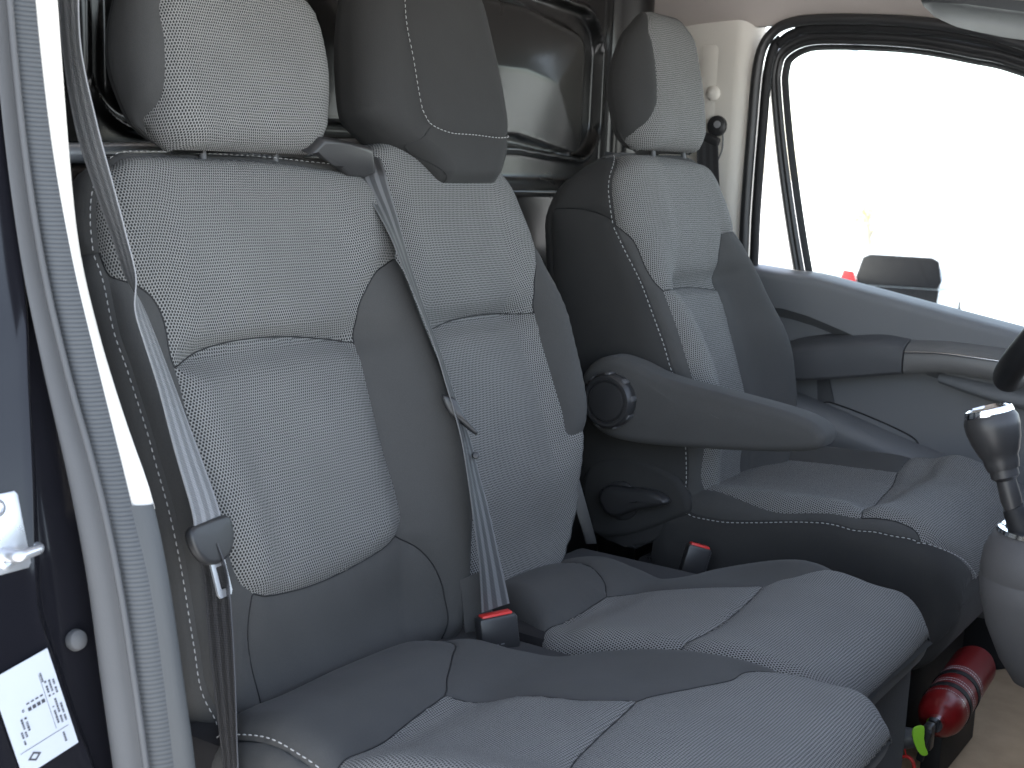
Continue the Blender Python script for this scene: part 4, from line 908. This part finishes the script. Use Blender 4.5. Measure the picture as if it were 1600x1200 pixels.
# ------------------------------------------------------------------ buckles
def buckle(label, c, wx, upd, w, h, d, stalk=True):
    t = thing('belt_buckle', label, 'buckle', Vector(c)-Vector((0, 0, .05)))
    wx = Vector(wx).normalized(); upd = Vector(upd).normalized(); nn = wx.cross(upd).normalized(); upd = nn.cross(wx).normalized(); R = Matrix((wx, upd, nn)).transposed(); c = Vector(c)
    box('housing', c, (w, h, d), 'black', t, R=R, bevel=.005)
    box('release_button', c+upd*(h/2-.0005)+nn*.001, (w*.80, .006, d*.62), 'red', t, R=R, bevel=.0018)
    box('side_rib', c+wx*(w/2)+nn*.002, (.003, h*.8, d*.4), 'black', t, R=R, bevel=.001)
    if stalk: box('stalk', c-upd*(h/2+.03), (w*.7, .07, d*.5), 'blacksoft', t, R=R, bevel=.003)
    return t, c, wx, upd, nn
t_, c_, wx_, up_, nn_ = buckle('black buckle with red release button in front of the middle backrest', (.083, .447, .430), (.55, .83, .10), (-.15, 0, 1), .052, .050, .026)
iv = []; fv = []
for (x, y, l) in ((-.016, -.014, .002), (-.010, -.012, .006), (-.001, -.012, .005), (-.010, -.017, .014), (-.016, -.018, .001)):
    b = len(iv)
    for dx, dy in ((0, 0), (l, 0), (l, .0016), (0, .0016)): iv.append(tuple(c_+wx_*(x+dx)+up_*(y+dy)-nn_*.0001+nn_*.0133))
    fv.append((b, b+1, b+2, b+3))
mesh('embossed_text', iv, fv, 'grey_plastic', t_, smooth=False)
slab('buckle_pocket', [(-.02, -.03), (.02, -.03), (.022, .02), (.012, .045), (-.018, .04)], (.045, .452, .455), (.55, .83, .1), (-.2, 0, 1), .004, 'plain', bench, bevel=.0015)
buckle('smaller red-button buckle half sunk between bench and driver seat', (.100, .990, .402), (.75, .6, -.25), (-.25, -.1, .95), .040, .05, .022)

# ------------------------------------------------------------------ gear lever and console
gear = thing('gear_lever', 'gear lever with grey knob and chrome cap at the right edge', 'gear lever', (.62, .85, .55))
GA = (Vector((.566, .85, .742))-Vector((.612, .85, .612))).normalized(); GO = Vector((.614, .85, .594))
lathe('shaft', [(0, -.06), (.013, -.06), (.012, .02), (.0135, .03), (.0125, .055), (.018, .06), (.018, .085), (.0, .086)], GO, GA, 'knob', gear, seg=24)
kb = lathe('knob', [(0, .070), (.020, .070), (.0225, .080), (.0225, .086), (.026, .092), (.0315, .108), (.0345, .124), (.0345, .136), (.031, .143), (0, .143)], GO, GA, 'knob', gear, seg=36)
lathe('chrome_cap', [(0, .140), (.0305, .140), (.0318, .144), (.0295, .151), (.024, .1535), (.0225, .151), (0, .1505)], GO, GA, 'chrome', kb, seg=36)
tube('gaiter', [tuple(GO+GA*.02), tuple(GO-GA*.03+Vector((.01, .01, 0))), (.658, .88, .545)], [.014, .024, .045], 'blacksoft', gear, seg=20)
con = thing('centre_console', 'grey moulded gear console at the right edge of the picture', 'console', (.66, .87, .10))
lathe('console_body', [(.0, .36), (.03, .375), (.050, .405), (.070, .45), (.080, .49), (.083, .515), (.0815, .518), (.0815, .521), (.083, .524), (.080, .552), (.070, .574), (.060, .581), (.054, .574), (.050, .55), (0, .54)], (.662, .88, 0), (-.02, 0, 1), 'pole_grey', con, seg=48)
lathe('rim_trim', [(.0535, .577), (.0555, .583), (.060, .5855), (.0645, .584), (.067, .579), (.060, .575)], (.662, .88, 0), (-.02, 0, 1), 'chrome', con, seg=48)
box('console_foot', (.74, .90, .23), (.10, .10, .30), 'grey_dark', con, bevel=.02)
# ------------------------------------------------------------------ steering wheel: only its rim's near edge shows
sw = thing('steering_wheel', 'black steering wheel rim just entering at the right edge', 'steering wheel', (.66, 1.27, .70))
cw = Vector((.614, 1.24, .872)); nx_ = Vector((-.80, 0, .60)); e1 = Vector((0, 1, 0)); e2 = nx_.cross(e1).normalized()
tube('rim', [tuple(cw+e1*(.185*math.cos(a))+e2*(.185*math.sin(a))) for a in np.linspace(0, 2*math.pi, 49)[:-1]], 0.021, 'blacksoft', sw, seg=18, smooth_n=1, closed=True)
lathe('hub', [(0, -.03), (.06, -.03), (.075, -.005), (.06, .012), (0, .018)], cw-nx_*.03, nx_, 'black', sw, seg=30)
for a in (math.radians(10), math.radians(170), math.radians(270)):
    d = e1*math.cos(a)+e2*math.sin(a); tube('spoke', [tuple(cw-nx_*.028+d*.05), tuple(cw-nx_*.015+d*.12), tuple(cw+d*.178)], [.018, .014, .012], 'black', sw, seg=10)
tube('rim_seam', [tuple(cw+e1*(-(.185+0.0213*math.cos(t)))*1.0*math.cos(.42)+e2*(-(.185+0.0213*math.cos(t))*math.sin(.42))+nx_*0.0213*math.sin(t)) for t in np.linspace(-2, 2, 12)], .0006, 'grey_plastic', sw, seg=6, smooth_n=2)
# ------------------------------------------------------------------ sun visor
slab('sun_visor', spline([(.16, 0), (.46, 0), (.50, .05), (.46, .13), (.20, .14), (.15, .08)], 4, True).tolist(), (.10, 1.45, 1.352), (1, 0, -.16), (0, .9, -.22), .018, 'trim_grey', bevel=.007, seg=3, label='grey sun visor folded against the headliner at the top right', cat='sun visor')
# ------------------------------------------------------------------ fire extinguisher lying in front of the driver seat
EA = Vector((-.05, 1, .02)).normalized(); EO = Vector((.504, .985, .240)); ES = .74
ex = thing('fire_extinguisher', 'red fire extinguisher strapped horizontally below the driver seat', 'fire extinguisher', EO-Vector((0, 0, .12)))
cy = lathe('cylinder', [(r_*ES, h_*ES) for r_, h_ in ((0, 0), (.012, 0), (.016, .004), (.030, .012), (.041, .026), (.0465, .046), (.0475, .07), (.0475, .34), (.042, .358), (.03, .365), (0, .367))], EO, EA, 'ext_red', ex, seg=48, sharp=30)
for h in (.062, .118): lathe('strap', [(.0353, h), (.0366, h+.001), (.0366, h+.013), (.0353, h+.014)], EO, EA, 'blacksoft', ex, seg=40)
x_, y_, d_ = frame_of(EA)
def ring_text(h, a0, a1, hh):
    V = []; F = []; a = a0
    while a < a1:
        w = random.uniform(.03, .09); b = len(V)
        for aa, h2 in ((a, h), (a+w, h), (a+w, h+hh), (a, h+hh)): V.append(EO+EA*h2+(x_*math.cos(aa)+y_*math.sin(aa))*.0355)
        F.append((b, b+1, b+2, b+3)); a += w+.03
    return V, F
for h_, hh_ in ((.046, .0018), (.085, .0035), (.095, .0025), (.140, .004), (.150, .0025)):
    V_, F_ = ring_text(h_, 0, 6.2, hh_); mesh('printed_band', V_, F_, 'white_print', cy, smooth=False)
lathe('neck', [(0, -.010), (.012, -.010), (.0125, .002), (.009, .006), (0, .006)], EO, EA, 'chrome', ex, seg=24)
box('valve_body', EO-EA*.022+Vector((-.004, 0, -.014)), (.014, .020, .040), 'black', ex, bevel=.004)
box('lever', EO-EA*.036+Vector((-.006, 0, -.024)), (.011, .008, .050), 'blacksoft', ex, R=Matrix.Rotation(.2, 3, 'Y'), bevel=.003)
slab('safety_tab', spline([(0, 0), (.016, .004), (.018, -.020), (.026, -.038), (.016, -.040), (.004, -.022)], 4, True).tolist(), EO-EA*.050+Vector((-.022, 0, .004)), (.8, .6, 0), (0, 0, 1), .003, 'lime', ex, bevel=.001)
tube('hose', [tuple(EO-EA*.02+Vector((-.012, 0, -.02))), tuple(EO-EA*.02+Vector((-.06, .0, -.03))), tuple(EO+Vector((-.12, .02, -.03))), tuple(EO+Vector((-.16, .10, -.03)))], [.012, .020, .024, .024], 'grey_dark', ex, seg=16)
tube('pull_ring', [tuple(EO-EA*.03+Vector((-.030+.012*math.cos(a), .0, -.066+.016*math.sin(a)))) for a in np.linspace(0, 2*math.pi, 13)[:-1]], .0028, 'red', ex, seg=8, smooth_n=3, closed=True)
tube('pin_wire', [tuple(EO-EA*.02+Vector((-.02, 0, -.015))), tuple(EO-EA*.03+Vector((-.034, 0, -.03))), tuple(EO-EA*.03+Vector((-.031, 0, -.052)))], .0012, 'red', ex, seg=6)
box('bracket', EO+EA*.17+Vector((-.012, 0, -.082)), (.03, .20, .090), 'blacksoft', ex, bevel=.004)
slab('floor_mat', spline([(.42, 1.02), (.9, .98), (1.05, 1.2), (1.0, 1.66), (.48, 1.66), (.44, 1.3)], 5, True).tolist(), (0, 0, .1005), (1, 0, 0), (0, 1, 0), .010, 'beige', bevel=.003, label='beige carpet mat in the driver footwell under the extinguisher', cat='floor mat')
# ------------------------------------------------------------------ outside, seen through the driver window
carO = Vector((-4.92, 18.0, -1.52))
car = thing('parked_car', 'pale hatchback with dark rear window and red tail light, parked outside the far window', 'car', carO)
cf = Vector((-.25, .97, -.02)).normalized(); cr = cf.cross(Vector((0, 0, 1))).normalized(); cu = cr.cross(cf)
def cp(x, y, z): return carO+cr*x+cf*y+cu*z          # x right, y forward from the tail, z up
prof = [(0.05, .32), (0.0, .50), (.02, .86), (.10, .95), (.42, 1.38), (.62, 1.46), (1.6, 1.48), (2.3, 1.40), (2.95, .98), (3.8, .86), (4.05, .66), (4.08, .34), (3.9, .22), (.2, .22)]
pr = spline(prof, 4, True); rows = []
for s in np.linspace(-1, 1, 15):
    k = (1-abs(s)**5)**.35 if abs(s) < 1 else 0
    rows.append([tuple(cp(s*(.86-.13*max(0, (z-.9)/.58)), y*(1-.02*(1-k))+(2.0-y)*.03*(1-k), .22+(z-.22)*(.93+.07*k))) for y, z in pr])
rows = [[tuple(np.mean(rows[0], 0))]*len(rows[0])]+rows+[[tuple(np.mean(rows[-1], 0))]*len(rows[-1])]
loft('body', rows, 'car_white', car, closed=True, sharp=40)
def car_panel(name, pts, mat, thick=.03, **kw):
    V = [cp(*p) for p in pts]; O = V[0]; exx = (V[1]-V[0]).normalized(); nn = exx.cross(V[2]-V[1]).normalized(); eyy = nn.cross(exx)
    return slab(name, [((v-O).dot(exx), (v-O).dot(eyy)) for v in V], O-nn*thick*.35, exx, eyy, thick, mat, car, bevel=.006, **kw)
car_panel('rear_window', [(-.56, .085, .96), (.56, .085, .96), (.60, .15, 1.06), (.54, .34, 1.33), (.44, .375, 1.38), (-.44, .375, 1.38), (-.54, .34, 1.33), (-.60, .15, 1.06)], 'car_glass')
car_panel('tailgate_panel', [(-.56, -.01, .58), (.56, -.01, .58), (.58, .03, .95), (-.58, .03, .95)], 'car_glass', .05)
for s, lm_ in ((-1, 'lamp_red'), (1, 'label')): car_panel('tail_light', [(s*.58, .07, .98), (s*.82, .10, .98), (s*.79, .19, 1.14), (s*.63, .17, 1.12)][::s], lm_, .05)
car_panel('number_plate', [(-.26, -.035, .66), (.26, -.035, .66), (.26, -.03, .78), (-.26, -.03, .78)], 'label', .02)
car_panel('bumper', [(-.78, -.03, .34), (.78, -.03, .34), (.80, -.02, .56), (-.80, -.02, .56)], 'car_white', .06)
for sx in (-.78, .78):
    for yy_ in (.75, 3.25):
        w = lathe('wheel', [(0, -.10), (.22, -.10), (.29, -.09), (.31, -.06), (.31, .06), (.29, .09), (.22, .10), (0, .10)], cp(sx, yy_, .31), cr, 'tyre', car, seg=24); lathe('rim', [(0, .0), (.19, 0), (.2, .01), (0, .02)], cp(sx+math.copysign(.10, sx), yy_, .31), cr*math.copysign(1, sx), 'galv', w, seg=20)
lathe('lamp_post', [(0, 0), (.09, 0), (.09, .15), (.055, .17), (.05, 3.5), (.035, 6.0), (0, 6.0)], (-4.40, 14.0, -1.36), (0, 0, 1), 'galv', seg=20, label='pale grey lamp post outside the far window', cat='lamp post')
tree = thing('autumn_tree', 'small yellow-leaved tree far outside the driver window', 'tree', (-7.43, 24, -1.6))
tube('trunk', [(-7.43, 24, -1.6), (-7.40, 24.02, -.6), (-7.45, 24, .1), (-7.40, 24, .6)], [.09, .06, .04, .015], 'bark', tree, seg=10)
for k in range(5):
    a = k*1.26; tube('limb', [(-7.42, 24, -.35+k*.15), (-7.42+(.18*math.cos(a)), 24+.18*math.sin(a), -.1+k*.15), (-7.42+.36*math.cos(a), 24+.36*math.sin(a), .05+k*.16)], [.04, .025, .01], 'bark', tree, seg=6)
V_ = []; F_ = []
for k in range(9):
    c = np.array([-7.42, 24, .45])+rng.normal(0, 1, 3)*np.array([.28, .28, .2])
    for j in range(60):
        p = c+rng.normal(0, .10, 3); d1 = rng.normal(0, 1, 3); d1 /= np.linalg.norm(d1); d2 = np.cross(d1, rng.normal(0, 1, 3)); d2 /= np.linalg.norm(d2); b = len(V_)
        V_ += [p-d1*.05, p+d2*.03, p+d1*.05, p-d2*.03]; F_.append((b, b+1, b+2, b+3))
mesh('crown', V_, F_, 'leaf', tree, smooth=False, kind='stuff')
